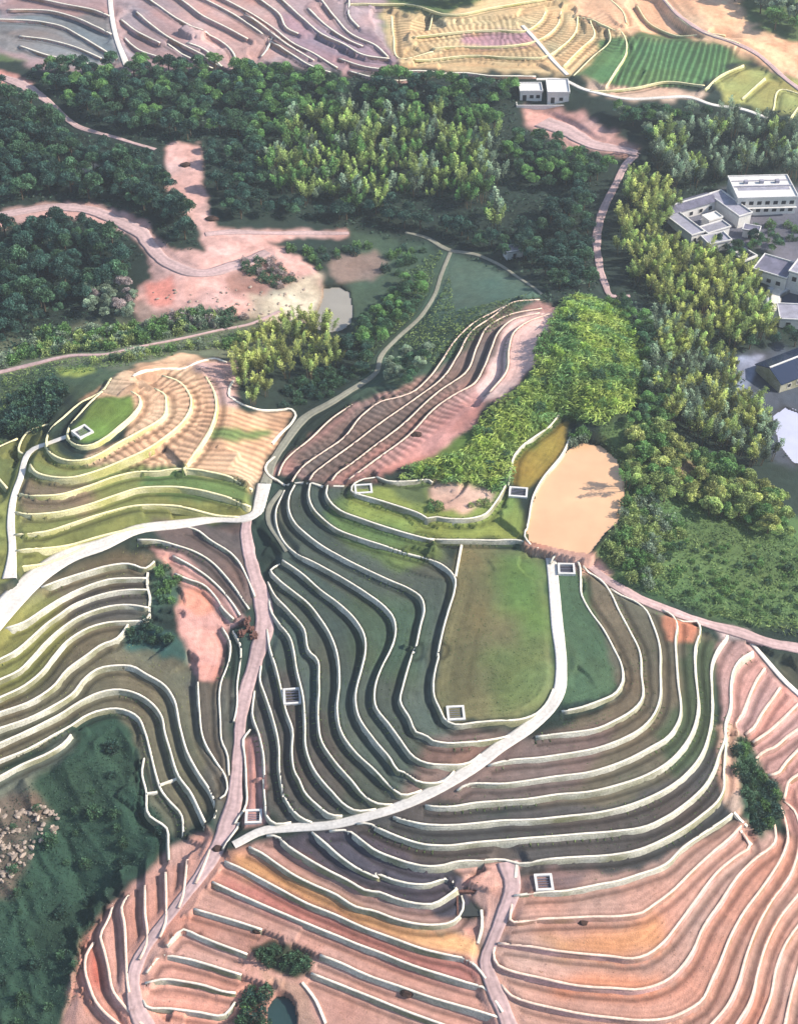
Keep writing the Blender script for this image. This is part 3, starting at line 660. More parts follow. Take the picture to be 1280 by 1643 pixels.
class MB:
    """collects boxes, prisms, tubes; build() links them as one mesh object"""
    def __init__(s): s.b = bmesh.new()
    def box(s, x0, x1, y0, y1, z0, z1, rz=0, taper=0):
        c = [(x0, y0, z0), (x1, y0, z0), (x1, y1, z0), (x0, y1, z0), (x0+taper, y0+taper, z1), (x1-taper, y0+taper, z1), (x1-taper, y1-taper, z1), (x0+taper, y1-taper, z1)]
        ca, sa = math.cos(rz), math.sin(rz); v = [s.b.verts.new((x*ca-y*sa, x*sa+y*ca, z)) for x, y, z in c]
        for f in ((3, 2, 1, 0), (4, 5, 6, 7), (0, 1, 5, 4), (1, 2, 6, 5), (2, 3, 7, 6), (3, 0, 4, 7)): s.b.faces.new([v[i] for i in f])
        return s
    def face(s, P): s.b.faces.new([s.b.verts.new(p) for p in P]); return s
    def tube(s, P, R_, n=6):
        rings = []
        for i, p in enumerate(P):
            p = Vector(p); d = (Vector(P[min(i+1, len(P)-1)])-Vector(P[max(i-1, 0)])).normalized()
            a = d.cross(Vector((.3, .9, .1))).normalized(); b = d.cross(a)
            rings.append([s.b.verts.new(p+(a*math.cos(t)+b*math.sin(t))*R_[i]) for t in [2*math.pi*k/n for k in range(n)]])
        for r0, r1 in zip(rings, rings[1:]):
            for k in range(n): s.b.faces.new((r0[k], r0[(k+1) % n], r1[(k+1) % n], r1[k]))
        return s
    def mesh(s, name, mat):
        bmesh.ops.recalc_face_normals(s.b, faces=s.b.faces); me = bpy.data.meshes.new(name); s.b.to_mesh(me); s.b.free(); me.materials.append(M[mat] if isinstance(mat, str) else mat); return me
    def build(s, name, mat, parent=None): return obj(name, s.mesh(name, mat), parent)
# ------------------------------------------------------------------ ground sheet, carried on far beyond the picture
far_y0 = np.array([-2500., -600., -100., 30.]); far_y1 = np.array([620., 760., 1200., 3500.])
YY = np.concatenate([far_y0, ys, far_y1]); nyl = len(far_y0)
Vx = np.zeros((len(YY), NS+4)); Vy = np.repeat(YY[:, None], NS+4, 1); Vz = np.zeros_like(Vx); Vc = np.zeros(Vx.shape+(3,))
jj = np.clip(np.arange(len(YY))-nyl, 0, NR-1)
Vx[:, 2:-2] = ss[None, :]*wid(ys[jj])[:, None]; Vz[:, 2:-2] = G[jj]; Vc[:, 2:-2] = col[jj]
Vx[:, 1] = -420; Vx[:, 0] = -3000; Vx[:, -2] = 420; Vx[:, -1] = 3000
Vz[:, 1] = Vz[:, 2]; Vz[:, 0] = 0; Vz[:, -2] = Vz[:, -3]; Vz[:, -1] = 0
for c in (0, 1, -1, -2): Vc[:, c] = s2l((84, 104, 66))
m_ = np.abs(np.arange(len(YY))-nyl) ; Vc[:nyl] = s2l((84, 104, 66)); Vc[nyl+NR:] = s2l((84, 104, 66))
nr, nc = Vx.shape; idx = np.arange(nr*nc).reshape(nr, nc)
F = np.stack([idx[:-1, :-1], idx[:-1, 1:], idx[1:, 1:], idx[1:, :-1]], -1).reshape(-1, 4)
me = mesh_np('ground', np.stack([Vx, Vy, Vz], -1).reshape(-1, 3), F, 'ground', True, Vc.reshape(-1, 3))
tag(obj('ground', me), kind='structure')
# ------------------------------------------------------------------ roads and paths: ribbons with worn edges
for ridx, r in enumerate(rd):
    P = r['P'].copy(); P[:, 2] += .006*ridx; T = np.gradient(P[:, :2], axis=0); T /= np.linalg.norm(T, axis=1)[:, None]+1e-9; N = np.stack([-T[:, 1], T[:, 0]], 1)
    n = len(P); sarc = np.arange(n)*1.5; amp = {'pale': .05, 'dirt': .22, 'grey': .16}[r['mat']]
    hl = r['w']/2*(1+amp*(2*fbm(sarc, sarc*0+3, .35, 201)-1)); hr = r['w']/2*(1+amp*(2*fbm(sarc, sarc*0+9, .35, 301)-1))
    off = np.array([-1.0, -1.0, -.72, -.45, -.2, .2, .45, .72, 1.0, 1.0]); V = []; TI = []; tb = [.7, .78, 1.02, .8, 1.04, 1.04, .8, 1.02, .78, .7]
    for k, o in enumerate(off):
        h = np.where(o < 0, hl, hr); xy = P[:, :2]+N*(h*o)[:, None]
        z = P[:, 2]+0.05-0.03*abs(o)-(0.55 if k in (0, 9) else 0)
        TI.append(1-(1-tb[k])*(.35 if r['mat'] == 'pale' else .8)*(.6+.9*fbm(sarc, sarc*0+k, .2, 511)))
        V.append(np.column_stack([xy, z]))
    V = np.stack(V, 1).reshape(-1, 3); I = np.arange(n*10).reshape(n, 10)
    F = np.stack([I[:-1, :-1], I[:-1, 1:], I[1:, 1:], I[1:, :-1]], -1).reshape(-1, 4)
    me = mesh_np(r['kind'], V, F, {'pale': 'pale_concrete', 'dirt': 'dirt_surface', 'grey': 'grey_track'}[r['mat']], True)
    a = me.attributes.new('Tint', 'FLOAT', 'POINT'); a.data.foreach_set('value', np.stack(TI, 1).ravel().astype(np.float32))
    tag(obj(r['kind'], me), kind='structure')
# ------------------------------------------------------------------ ponds
for key, z, txt in PONDS:
    poly = unproj(np.array(txt.split(), float).reshape(-1, 2), z); poly = smooth(np.vstack([poly, poly[:1]]), 1.0)[:-1]
    b = MB(); c = poly.mean(0)
    for i in range(len(poly)):
        p, q = poly[i], poly[(i+1) % len(poly)]; e = lambda v: c+(v-c)*1.04
        b.face([tuple(c), tuple(e(p)), tuple(e(q))])
    bmesh.ops.remove_doubles(b.b, verts=b.b.verts, dist=.001)
    tag(b.build('pond_water', key+'_water'), kind='structure')
# ------------------------------------------------------------------ terrace walls
ORD = ['first','second','third','fourth','fifth','sixth','seventh','eighth','ninth','tenth','eleventh','twelfth','thirteenth','fourteenth','fifteenth','sixteenth','seventeenth','eighteenth','nineteenth','twentieth','twenty-first','twenty-second','twenty-third','twenty-fourth','twenty-fifth','twenty-sixth','twenty-seventh','twenty-eighth']
FAM = dict(
 N=('olive field edge wall north of the flat green field, {} from the mound', 'white', 'grey', .36, 'walls round the olive plots north of the flat field'),
 K=('curved white-topped terrace wall west of the flat green field, {} one outward from it', 'white', 'grey', .34, 'curved terrace walls west of the flat green field'),
 R=('white-topped terrace wall sweeping east and below the flat green field, {} outward from it', 'white', 'grey', .38, 'terrace walls east and below the flat green field'),
 L=('terrace wall between the lower concrete road and pink plots, {} down from that road', 'white', 'grey', .38, 'terrace walls below the concrete road'),
 E=('pinkish terrace wall in the plots right of the pit, {} one down beside it', 'pink', 'pink', .45, 'pinkish terrace walls right of the pit'),
 G=('short pinkish wall fanning out above the small copse at right, {} clockwise', 'pink', 'pink', .6, 'short walls fanning above the copse'),
 F=('short pink wall between ravine and lower dirt road, {} from the road junction', 'pink', 'pink', .5, 'short pink walls beside the ravine'),
 H=('cream terrace wall on the cropped hill at far left, {} out from its oval grass top', 'cream', 'cream', .5, 'cream terrace walls round the left hill'),
 V=('long wavy terrace wall below the wide white road at left, {} one down from it', 'white', 'grey', .42, 'wavy terrace walls at the left edge'),
 W=('arched terrace wall above the bare pink clearing, {} one inward from the white road', 'white', 'grey', .36, 'arched walls above the pink clearing'),
 X=('upright terrace wall just left of the middle dirt road, {} one leftward from it', 'white', 'grey', .34, 'upright walls beside the middle dirt road'),
 S=('stone wall along the pink strips beside the green mound, {} up from the valley path', 'pink', 'grey', .4, 'walls of the pink strips beside the mound'),
 T=('thin whitish terrace edge on the pink-grey slope at top left, {} of its set', 'white', 'pink', .7, 'thin terrace edges on the top left slope'),
 U=('thin cream plot edge among the yellow fields at the top, {} of its set', 'cream', 'cream', .5, 'thin plot edges in the top yellow fields'))
MATN = {'white': 'coping_white', 'pink': 'coping_pink', 'cream': 'coping_cream', 'grey': 'bank_grey'}
BANK = {'grey': 'bank_grey', 'pink': 'bank_pink', 'cream': 'bank_cream'}
cnt = {}
for L in lines:
    P = L['P'].copy(); fam = L['fam']; lab, cop, bank, wt, grp = FAM[fam]; k = cnt.get(fam, 0); cnt[fam] = k+1
    N = L['N']*L['side']; n = len(P)
    if n < 3: continue
    def sm1(a):
        q = np.pad(a, 3, 'edge'); return np.convolve(q, np.ones(7)/7, 'valid')
    gi = sm1(gsample(G0, P[:, 0]-N[:, 0]*.7, P[:, 1]-N[:, 1]*.7))
    go = gsample(G0, P[:, 0]+N[:, 0]*1.15, P[:, 1]+N[:, 1]*1.15); go = np.minimum(sm1(go), go+.1)
    top = np.maximum(gi, go+.25)+.14+.02*np.sin(np.arange(n)*.7+k)
    base = np.minimum(go, top-.3)-.25; hh = np.clip(top-base-.25, .2, {'T': .75, 'U': .5, 'G': .8}.get(fam, 1.7)); base = top-hh-.25
    out = .10+np.clip(.34*hh, .1, .5); jw = wt*.66*(1+.16*(2*fbm(np.arange(n)*1.3, np.arange(n)*0+k, .5, 400+k)-1))
    j2 = .10*(2*fbm(np.arange(n)*1.3, np.arange(n)*0+k, .8, 700+k)-1)
    def prof(d, z): return np.column_stack([P[:, 0]+N[:, 0]*d, P[:, 1]+N[:, 1]*d, z])
    def strip(name, ring, mat, parent):
        V = np.stack(ring, 1); m = V.shape[1]; I = np.arange(n*m).reshape(n, m)
        F = np.stack([I[:-1, :-1], I[:-1, 1:], I[1:, 1:], I[1:, :-1]], -1).reshape(-1, 4)
        F = np.vstack([F, np.stack([I[:-1, -1], I[:-1, 0], I[1:, 0], I[1:, -1]], -1)])
        if L['side'] > 0: F = F[:, ::-1]
        me = mesh_np(name, V.reshape(-1, 3), F, mat)
        bm = bmesh.new(); bm.from_mesh(me); bm.verts.ensure_lookup_table()
        for e in (0, n-1):
            try: bm.faces.new([bm.verts[i] for i in I[e]])
            except ValueError: pass
        bmesh.ops.recalc_face_normals(bm, faces=bm.faces); bm.to_mesh(me); bm.free()
        o = obj(name, me, parent)
        if parent is not None: o.location = -parent.location
        return o
    mid = P[n//2]; root = empty('terrace_wall', (float(mid[0]), float(mid[1]), float(base[n//2])))
    tag(root, lab.format(ORD[k]), 'terrace wall', grp)
    strip('coping', [prof(-jw, top-.45), prof(-jw*.96, top-.03), prof(-jw*.86, top), prof(jw*0+.06, top), prof(jw*0+.12, top-.05), prof(jw*0+.12, top-.22)], MATN[cop], root)
    strip('bank', [prof(-jw*.8, base), prof(-jw*.6, top-.16), prof(jw*0+.09, top-.17), prof(out*.55+j2, (top-.17)*.5+(base+.25)*.5), prof(out+j2, base+.25), prof(out+j2+.1, base)], BANK[bank], root)
# ------------------------------------------------------------------ thin cross walls
for tr, lab in (("B1 1100 940 1210 900", 'thin cross wall tying two curved walls above the ravine edge'), ("B1 1010 1000 1080 990", 'tiny cross wall in the lowest strip above the ravine'),
        ("A6 385 535 345 750", 'thin straight divider at the top left of the flat green field'), ("A3 1015 510 1010 600 1030 680 1025 780", 'upright end wall joining the terraces left of the green bush'),
        ("C4 150 1000 200 1060 230 1100 310 1278", 'thin pink wall right of the dark green pond'), ("A5 110 0 130 50 180 85 270 120 360 113 420 104 530 121 650 130", 'long white wall closing the upper ends of the curved terraces below the pink strips'), ("A2 1030 740 975 790 965 830 990 870 1050 905", 'white hook-shaped wall at the fork of the valley path'), ("A2 745 220 720 270 722 330 790 375 900 415 1050 422 1140 415 1170 445 1150 500 1080 570 1010 650", 'winding low wall between the cropped hill and the yellow bamboo'), ("A2 60 190 110 160 200 145 380 142 500 95 620 70 700 95", 'low wall along the upper rim of the cropped hill'), ("A1 920 180 1050 150 1280 142", 'cream rim wall at the back of the cropped hill'), ("C6 550 180 540 285", 'short upright white wall at the right end of the pale pit'),
        ("C5 735 900 740 1000 710 1130", 'short upright wall left of the pit road'), ("C8 840 745 890 800 930 840", 'short broken wall at the foot of the copse'), ("C8 885 870 960 965", 'small stub wall below the copse between two pink terraces')):
    P = smooth(march(pts(tr)), 1.2); n = len(P); z = gsample(G, P[:, 0], P[:, 1]); T = np.gradient(P[:, :2], axis=0); T /= np.linalg.norm(T, axis=1)[:, None]; N = np.stack([-T[:, 1], T[:, 0]], 1)
    if 'A5 110' in tr: z = np.minimum(z, np.convolve(np.pad(z, 4, 'edge'), np.ones(9)/9, 'valid'))
    b = MB(); prev = None
    for i in range(n):
        c = [b.b.verts.new((P[i, 0]+N[i, 0]*d, P[i, 1]+N[i, 1]*d, z[i]+h)) for d, h in ((-.3, -.4), (-.22, .3), (.22, .3), (.3, -.4))]
        if prev:
            for q in range(4): b.b.faces.new((prev[q], prev[(q+1) % 4], c[(q+1) % 4], c[q]))
        else: b.b.faces.new(c)
        prev = c
    b.b.faces.new(prev[::-1]); tag(b.build('cross_wall', 'coping_white'), lab, 'low wall')
# ------------------------------------------------------------------ square water tanks
def tank(u, v, w_, d_, rot, label, h=.42, fill='tank_water'):
    P = march([(u, v)])[0]; zz = float(np.mean([gsample(G, P[0]+a, P[1]+b_) for a in (-w_/2, w_/2) for b_ in (-d_/2, d_/2)]))+.05
    P[2] = zz; r = tag(empty('water_tank', tuple(P), rot), label, 'water tank', 'square water tanks among the terraces'); t = .42
    b = MB(); b.box(-w_/2, w_/2, -d_/2, -d_/2+t, -2.5, h); b.box(-w_/2, w_/2, d_/2-t, d_/2, -2.5, h); b.box(-w_/2, -w_/2+t, -d_/2+t, d_/2-t, -2.5, h); b.box(w_/2-t, w_/2, -d_/2+t, d_/2-t, -2.5, h)
    o = b.build('rim_wall', 'white_plaster', r)
    MB().box(-w_/2+t, w_/2-t, -d_/2+t, d_/2-t, -2, h-.5).build('water_surface', fill, r)
    b = MB(); [b.box(-w_/2+t, w_/2-t, y-.06, y+.06, h-.34, h-.26) for y in np.linspace(-d_/2+t+.5, d_/2-t-.5, 4)]; b.build('grating', 'violet_roof', r)
    return r
TANKS = [(731,1145,3.3,3.4,.06,'square white-rimmed tank in the bottom left corner of the flat green field'),
 (908,915,3.5,3.2,-.03,'square pale tank at the top of the narrow green field by the rim track'),
 (872,1417,3.1,3.3,.05,'square white-rimmed tank on the plot right of the pale pit'),
 (133,694,3.6,3.6,.75,'diamond-set square tank on the oval grass top of the left hill'),
 (831,791,4.0,3.2,-.12,'square white tank between the mound and the tan pond'),
 (583,785,3.8,3.0,.1,'pale tank at the west tip of the small olive plot below the mound'),
 (407,1311,3.0,3.0,.04,'dark-bottomed square tank at the lower end of the pink strip'),
 (469,1119,3.4,4.0,.1,'worn pale tank with small dark hatch on a narrow terrace'),
 (1194,410,5.0,5.0,.62,'dark tilted tank with white rim below the courtyard house')]
for a in TANKS: tank(*a)
# ------------------------------------------------------------------ buildings
def loc(u, v): return march([(u, v)])[0]
def wing(root, x0, x1, y0, y1, h, roofm, wallm='white_plaster', kind='flat', over=.25, wins=(), par=.35):
    b = MB().box(x0, x1, y0, y1, -2.2, h); b.build('wall', wallm, root)
    if kind == 'flat':
        rf = MB().box(x0-over, x1+over, y0-over, y1+over, h+.003, h+.2).build('roof', roofm, root)
        if par:
            b = MB(); t = .25; X0, X1, Y0, Y1 = x0-over, x1+over, y0-over, y1+over
            b.box(X0, X1, Y0, Y0+t, h+.2, h+.2+par); b.box(X0, X1, Y1-t, Y1, h+.2, h+.2+par); b.box(X0, X0+t, Y0+t, Y1-t, h+.2, h+.2+par); b.box(X1-t, X1, Y0+t, Y1-t, h+.2, h+.2+par)
            b.build('parapet', 'white_plaster', rf)
    else:
        b = MB(); ym = (y0+y1)/2; X0, X1, Y0, Y1 = x0-over, x1+over, y0-over-.2, y1+over+.2; rh = (y1-y0)*.22
        for s, ya in ((1, Y0), (-1, Y1)):
            b.face([(X0, ya, h-.05), (X1, ya, h-.05), (X1, ym, h+rh), (X0, ym, h+rh)]); b.face([(X0, ya, h+.12), (X1, ya, h+.12), (X1, ym, h+rh+.17), (X0, ym, h+rh+.17)])
        b.face([(X0, Y0, h-.05), (X0, ym, h+rh), (X0, ym, h+rh+.17), (X0, Y0, h+.12)]); b.face([(X1, Y0, h-.05), (X1, ym, h+rh), (X1, ym, h+rh+.17), (X1, Y0, h+.12)])
        b.face([(X0, Y1, h-.05), (X0, ym, h+rh), (X0, ym, h+rh+.17), (X0, Y1, h+.12)]); b.face([(X0, Y0, h-.05), (X1, Y0, h-.05), (X1, Y0, h+.12), (X0, Y0, h+.12)])
        for i in range(int((X1-X0)/.9)):
            xx = X0+.4+i*.9
            b.face([(xx, Y0, h+.2), (xx+.18, Y0, h+.2), (xx+.18, ym, h+rh+.25), (xx, ym, h+rh+.25)])
        b.build('roof', roofm, root)
        MB().box(X0+.1, X1-.1, ym-.2, ym+.2, h+rh+.1, h+rh+.36).build('ridge', 'white_plaster', root)
        MB().face([(x0, y0, h), (x0, y1, h), (x0, ym, h+rh)]).build('gable', wallm, root); MB().face([(x1, y0, h), (x1, y1, h), (x1, ym, h+rh)]).build('gable', wallm, root)
    for (xa, xb, za, zb, nm) in wins:
        f = MB(); f.box(xa-.1, xb+.1, y0-.08, y0-.002, za-.1, za); f.box(xa-.1, xb+.1, y0-.08, y0-.002, zb, zb+.1); f.box(xa-.1, xa, y0-.08, y0-.002, za, zb); f.box(xb, xb+.1, y0-.08, y0-.002, za, zb)
        f = f.build(nm, 'white_plaster', root); MB().box(xa, xb, y0-.05, y0-.003, za, zb).build('pane', 'dark_opening', f)
g = loc(1226, 345)
r = tag(empty('apartment_house', tuple(g), math.radians(3)), 'long white house with two rows of dark windows at the right edge', 'house')
wn = [(-7.6+i*2.35, -6.3+i*2.35, z, z+1.15, 'window') for i in range(7) for z in (1.1, 3.4)]
wing(r, -8.6, 8.6, 0, 12.5, 5.4, 'white_plaster', wins=wn)
b = MB(); b.box(-8.7, 8.7, 6.2, 6.7, 5.6, 5.9); b.box(-8.7, 8.7, 9.6, 9.9, 5.6, 5.8); b.box(-7.5, 7.5, 4.4, 6.0, 5.6, 5.64); b.build('roof_ridge', 'grey_roof', r)
MB().box(-8.7, 8.7, -.9, -.09, 2.55, 2.7).build('balcony', 'white_plaster', r)
for i in range(3): MB().box(-5+i*4.6, -3.9+i*4.6, 8, 9.1, 5.602, 6.5).build('roof_hatch', 'grey_roof', r)
g = loc(1133, 360)
r = tag(empty('courtyard_house', tuple(g), math.radians(28)), 'old courtyard house with violet-grey roofs beside the long white house', 'house')
wing(r, -9.5, 6.5, 5.0, 9.5, 3.4, 'violet_roof', kind='gable', wins=[(-6+i*3.4, -4.8+i*3.4, .9, 2.1, 'window') for i in range(4)])
wing(r, 6.6, 11, -5.5, 8.6, 3.4, 'grey_roof', kind='flat')
wing(r, -11, -6.8, -7.0, 4.6, 3.0, 'grey_roof', kind='flat', wins=[(-10.2, -9.2, 0, 2, 'door')])
wing(r, -6.2, 1.5, -8.0, -4.4, 2.8, 'yard_concrete', kind='flat', wins=[(-5.4, -4.4, .9, 1.9, 'window'), (-1.6, -.4, 0, 2, 'door')])
wing(r, -1.5, 3.0, -2.5, .6, 2.6, 'white_plaster', kind='flat')
MB().box(-6.7, 6.5, -4.3, 4.9, -2.0, .12).build('courtyard', 'yard_concrete', r)
g = loc(1146, 396)
r = tag(empty('shed', tuple(g), math.radians(20)), 'low pale shed in front of the courtyard house by the yellow bamboo', 'shed'); wing(r, -3.4, 3.4, -2.2, 2.2, 2.5, 'grey_roof', kind='flat', wins=[(-2.4, -1, 0, 1.9, 'door')])
g = loc(1203, 378)
r = tag(empty('shed', tuple(g), math.radians(-20)), 'tiny blue-grey shed between the courtyard house and the tilted tank', 'shed'); wing(r, -2.2, 2.2, -1.5, 1.5, 2.3, 'violet_roof', kind='flat', par=.15, wins=[(-.5, .5, 0, 1.9, 'door')])
g = loc(1252, 452)
r = tag(empty('farmhouse', tuple(g), math.radians(-32)), 'grey-roofed house cut by the right edge above the dark pond', 'house')
wing(r, -7, 2.2, -3.8, 4.6, 3.6, 'violet_roof', kind='flat', wins=[(-5.5+i*2.6, -4.3+i*2.6, 1, 2.2, 'window') for i in range(3)])
wing(r, 2.3, 12, -2.5, 8.5, 5.2, 'grey_roof', kind='flat', wins=[(3.4+i*2.6, 4.6+i*2.6, 2.8, 4.2, 'window') for i in range(3)])
wing(r, 5.5, 8, 2.5, 5, 6.6, 'white_plaster', kind='flat', par=.1)
g = loc(1270, 524)
r = tag(empty('pump_house', tuple(g), math.radians(-5)), 'small flat grey block with pale rim on the right edge below the dark pond', 'outbuilding'); wing(r, -3.6, 4.4, -1, 6, 2.6, 'grey_roof', kind='flat', wins=[(-2, -.8, 0, 1.9, 'door')])
g = loc(1266, 602)
r = tag(empty('farmhouse', tuple(g), math.radians(30)), 'dark hip-roofed house in shade at the right edge above the pale pond', 'house')
wing(r, -7.5, 7.5, -4.5, 4.5, 3.0, 'dark_water', kind='gable', wallm='bank_grey', wins=[(-5+i*3, -4+i*3, .9, 2, 'window') for i in range(4)])
g = loc(852, 162)
r = tag(empty('white_house', tuple(g), 0.02), 'small white house with flat roof, left one of the pair under the top fields', 'house')
wing(r, -3.6, 3.2, 0, 5.6, 3.0, 'white_plaster', kind='flat', wins=[(-2.8, -1.6, 0, 2.0, 'door'), (-.6, .6, .9, 2, 'window'), (1.4, 2.6, .9, 2, 'window')])
g = loc(894, 166)
r = tag(empty('white_house', tuple(g), -0.02), 'broad white house with flat roof, right one of the pair under the top fields', 'house')
wing(r, -3.2, 3.4, 0, 9.0, 3.4, 'white_plaster', kind='flat', wins=[(-2.2, -1.0, 0, 2.0, 'door'), (.4, 1.6, .9, 2, 'window')])
g = loc(875, 174)
b = MB(); b.box(-9.2, 9.4, -.3, 0, -2, 1.2); b.box(-9.2, -8.9, 0, 12.5, -2, 1.2); b.box(9.1, 9.4, 0, 15, -2, 1.4); o = b.build('yard_wall', 'white_plaster'); o.location = tuple(g); tag(o, 'white yard wall enclosing the pair of white houses', 'yard wall')
o = MB().box(-8.8, 9, .1, 12, -2, .25).build('courtyard', 'yard_concrete'); o.location = tuple(g); tag(o, kind='structure')
g = loc(822, 412)
r = tag(empty('shed', tuple(g), .3), 'lone bluish shed in the dark valley beside the forked track', 'shed'); wing(r, -2.2, 2.4, -1.4, 1.6, 2.5, 'yard_concrete', kind='flat', par=.15, wins=[(-.5, .5, 0, 1.9, 'door')])
# roadside pieces
g = loc(755, 1452)
r = tag(empty('storage_pit', tuple(g), 0), 'dark open pit with brown back wall in the pale clearing beside the pit road', 'pit')
MB().box(-2.1, 2.1, -2.2, 2.0, -.6, .12).build('pit_floor', 'tank_water', r); b = MB(); b.box(-2.4, 2.3, 2.0, 2.5, -.6, .75); b.box(-2.4, -2.1, -2.2, 2, -.6, .3); b.box(2.1, 2.3, -2.2, 2, -.6, .3); b.build('back_wall', 'brown_debris', r)
def rock_mesh(seed, sz):
    r_ = random.Random(seed); bm = bmesh.new(); bmesh.ops.create_icosphere(bm, subdivisions=1, radius=1)
    for v in bm.verts: v.co *= r_.uniform(.6, 1.25); v.co.x *= sz*1.3; v.co.y *= sz; v.co.z *= sz*.65
    me = bpy.data.meshes.new('rock'); bm.to_mesh(me); bm.free(); me.materials.append(M['rock']); return me
rocks = [rock_mesh(i, 1) for i in range(5)]; RP = np.array("-30 1300 90 1290 95 1330 60 1370 30 1400 -30 1440".split(), float).reshape(-1, 2)
k = 0
while k < 120:
    u, v = rng.uniform(-10, 95), rng.uniform(1285, 1430)
    if not inpoly(np.array([u]), np.array([v]), RP)[0]: continue
    g = loc(u, v); o = obj('rock', rocks[k % 5]); s = rng.uniform(.18, .62); o.scale = (s, s, s); o.location = (g[0], g[1], g[2]+.15); o.rotation_euler = (0, 0, rng.uniform(0, 6)); k += 1
    tag(o, 'pale boulder on the rubble slope at the left edge of the ravine', 'boulder', 'pale boulders on the rubble slope')
DB = [(390,1003),(400,1012),(388,1018),(408,1022),(396,998)]
for i, (u, v) in enumerate(DB):
    g = loc(u, v); b = MB()
    for q in range(8):
        a = rng.uniform(0, 3); x, y = rng.uniform(-.5, .5, 2); l = rng.uniform(.4, .9); b.box(x-l, x+l, y-.15, y+.15, rng.uniform(0, .3), rng.uniform(.4, .9), rz=a)
    o = b.build('timber_heap', 'brown_debris'); o.location = tuple(g); tag(o, 'brown timber heap on the pink dirt beside the middle road', 'timber heap', 'timber heaps beside the middle road')

for (u, v, s, lab) in ((668,698,.9,'small black tank shaped as a lump on the bare pink strip beside the mound'),(350,1362,.8,'dark brown lump at the junction of the two lower roads'),(655,1592,.9,'dark lump against a pink terrace wall at bottom centre'),
        (935,1480,.6,'tiny dark lump under the wall right of the pit road'),(413,1494,.6,'small dark lump at the end of a wall above the dark bushes'),(298,265,1.2,'brown earth heap in the upper neck of the bare clearing'),(340,352,1.3,'dark brown mound where the bare clearing meets the log track')):
    g = loc(u, v); bm = bmesh.new(); bmesh.ops.create_icosphere(bm, subdivisions=2, radius=1)
    for w_ in bm.verts: w_.co *= rng.uniform(.8, 1.15); w_.co.x *= s*1.5; w_.co.y *= s; w_.co.z *= s*.7
    me = bpy.data.meshes.new('dark_lump'); bm.to_mesh(me); bm.free(); me.materials.append(M['brown_dark']); o = obj('dark_lump', me); o.location = tuple(g); tag(o, lab, 'earth heap or dark lump')  # some lumps stand in for small dark specks of unknown kind
RP = poly_("230 470 420 440 500 430 480 510 300 500"); k = 0
while k < 60:
    u, v = rng.uniform(225, 505), rng.uniform(395, 515)
    if not inpoly(np.array([u]), np.array([v]), RP)[0]: continue
    g = loc(u, v); o = obj('rock', rocks[k % 5]); s = rng.uniform(.15, .55); o.scale = (s, s, s); o.location = (g[0], g[1], g[2]+.05); o.rotation_euler = (0, 0, rng.uniform(0, 6)); k += 1
    tag(o, 'pale stone lying on the bare pink clearing left of the grey pond', 'boulder', 'stones on the bare clearing')
# ------------------------------------------------------------------ vegetation
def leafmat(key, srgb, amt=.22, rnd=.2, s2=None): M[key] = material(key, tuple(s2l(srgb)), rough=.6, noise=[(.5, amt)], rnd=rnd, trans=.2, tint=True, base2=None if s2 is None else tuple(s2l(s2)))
for k_, c_ in dict(leaf_dark=(70, 100, 74), leaf_shade=(54, 82, 72), leaf_mid=(98, 132, 78), leaf_olive=(142, 158, 98), leaf_yellow=(156, 162, 100), leaf_grey=(126, 142, 120),  # leaf_dark and leaf_shade paint deep shade into the valley woods
        leaf_lime=(148, 174, 84), leaf_dry=(150, 138, 136)).items(): leafmat(k_, c_)
smat('bark', (96, 82, 66), rough=.95)
def leaves(centers, dirs, ln, wd, r_):
    """one bent quad pair per leaf: centres, long-axis directions, length, width"""
    n = len(centers); d = dirs/(np.linalg.norm(dirs, axis=1)[:, None]+1e-9); a = r_.normal(size=(n, 3)); s = np.cross(d, a); s /= np.linalg.norm(s, axis=1)[:, None]+1e-9
    l = (ln*r_.uniform(.6, 1.3, n))[:, None]; w_ = (wd*r_.uniform(.7, 1.3, n))[:, None]
    p0 = centers-d*l*.5; p1 = centers+s*w_*.5; p2 = centers+d*l*.5-np.array([0, 0, 1])*l*.15; p3 = centers-s*w_*.5
    return np.stack([p0, p1, p2, p3], 1).reshape(-1, 3)
def broad(seed, n=1900, rad=2.7, hgt=5.6, lf=.5):
    r_ = np.random.default_rng(seed); nl = r_.integers(9, 14); V = []; TT = []
    th = r_.uniform(0, 2*np.pi, nl); rr = rad*np.sqrt(r_.uniform(.02, 1, nl))*.72; lc = np.stack([rr*np.cos(th), rr*np.sin(th), hgt*(.42+.46*(1-(rr/rad)**2)*r_.uniform(.6, 1.15, nl))], 1); lr = rad*r_.uniform(.28, .5, nl)
    for c, q in zip(lc, lr):
        m = int(n/nl*(q/(rad*.39))**2); v = r_.normal(size=(m, 3)); v /= np.linalg.norm(v, axis=1)[:, None]; v[:, 2] = np.where(v[:, 2] < -.3, -v[:, 2]*.6, v[:, 2])
        p = c+v*q*np.array([1, 1, .8])*r_.uniform(.72, 1.1, m)[:, None]; V.append(leaves(p, v*.6+r_.normal(size=(m, 3))*.7, lf, lf*.55, r_)); TT.append(np.full(m, r_.choice([.65, .9, 1.25, 1.75])))
    V = (np.vstack(V), np.concatenate(TT)); b = MB(); b.tube([(0, 0, -.6), (.1, 0, hgt*.35), (.05, .1, hgt*.62)], [.24, .17, .1])
    for c in lc[:7]: b.tube([(.08, 0, hgt*.35), tuple(c*np.array([.5, .5, .8])), tuple(c)], [.11, .08, .03], 4)
    return V, b
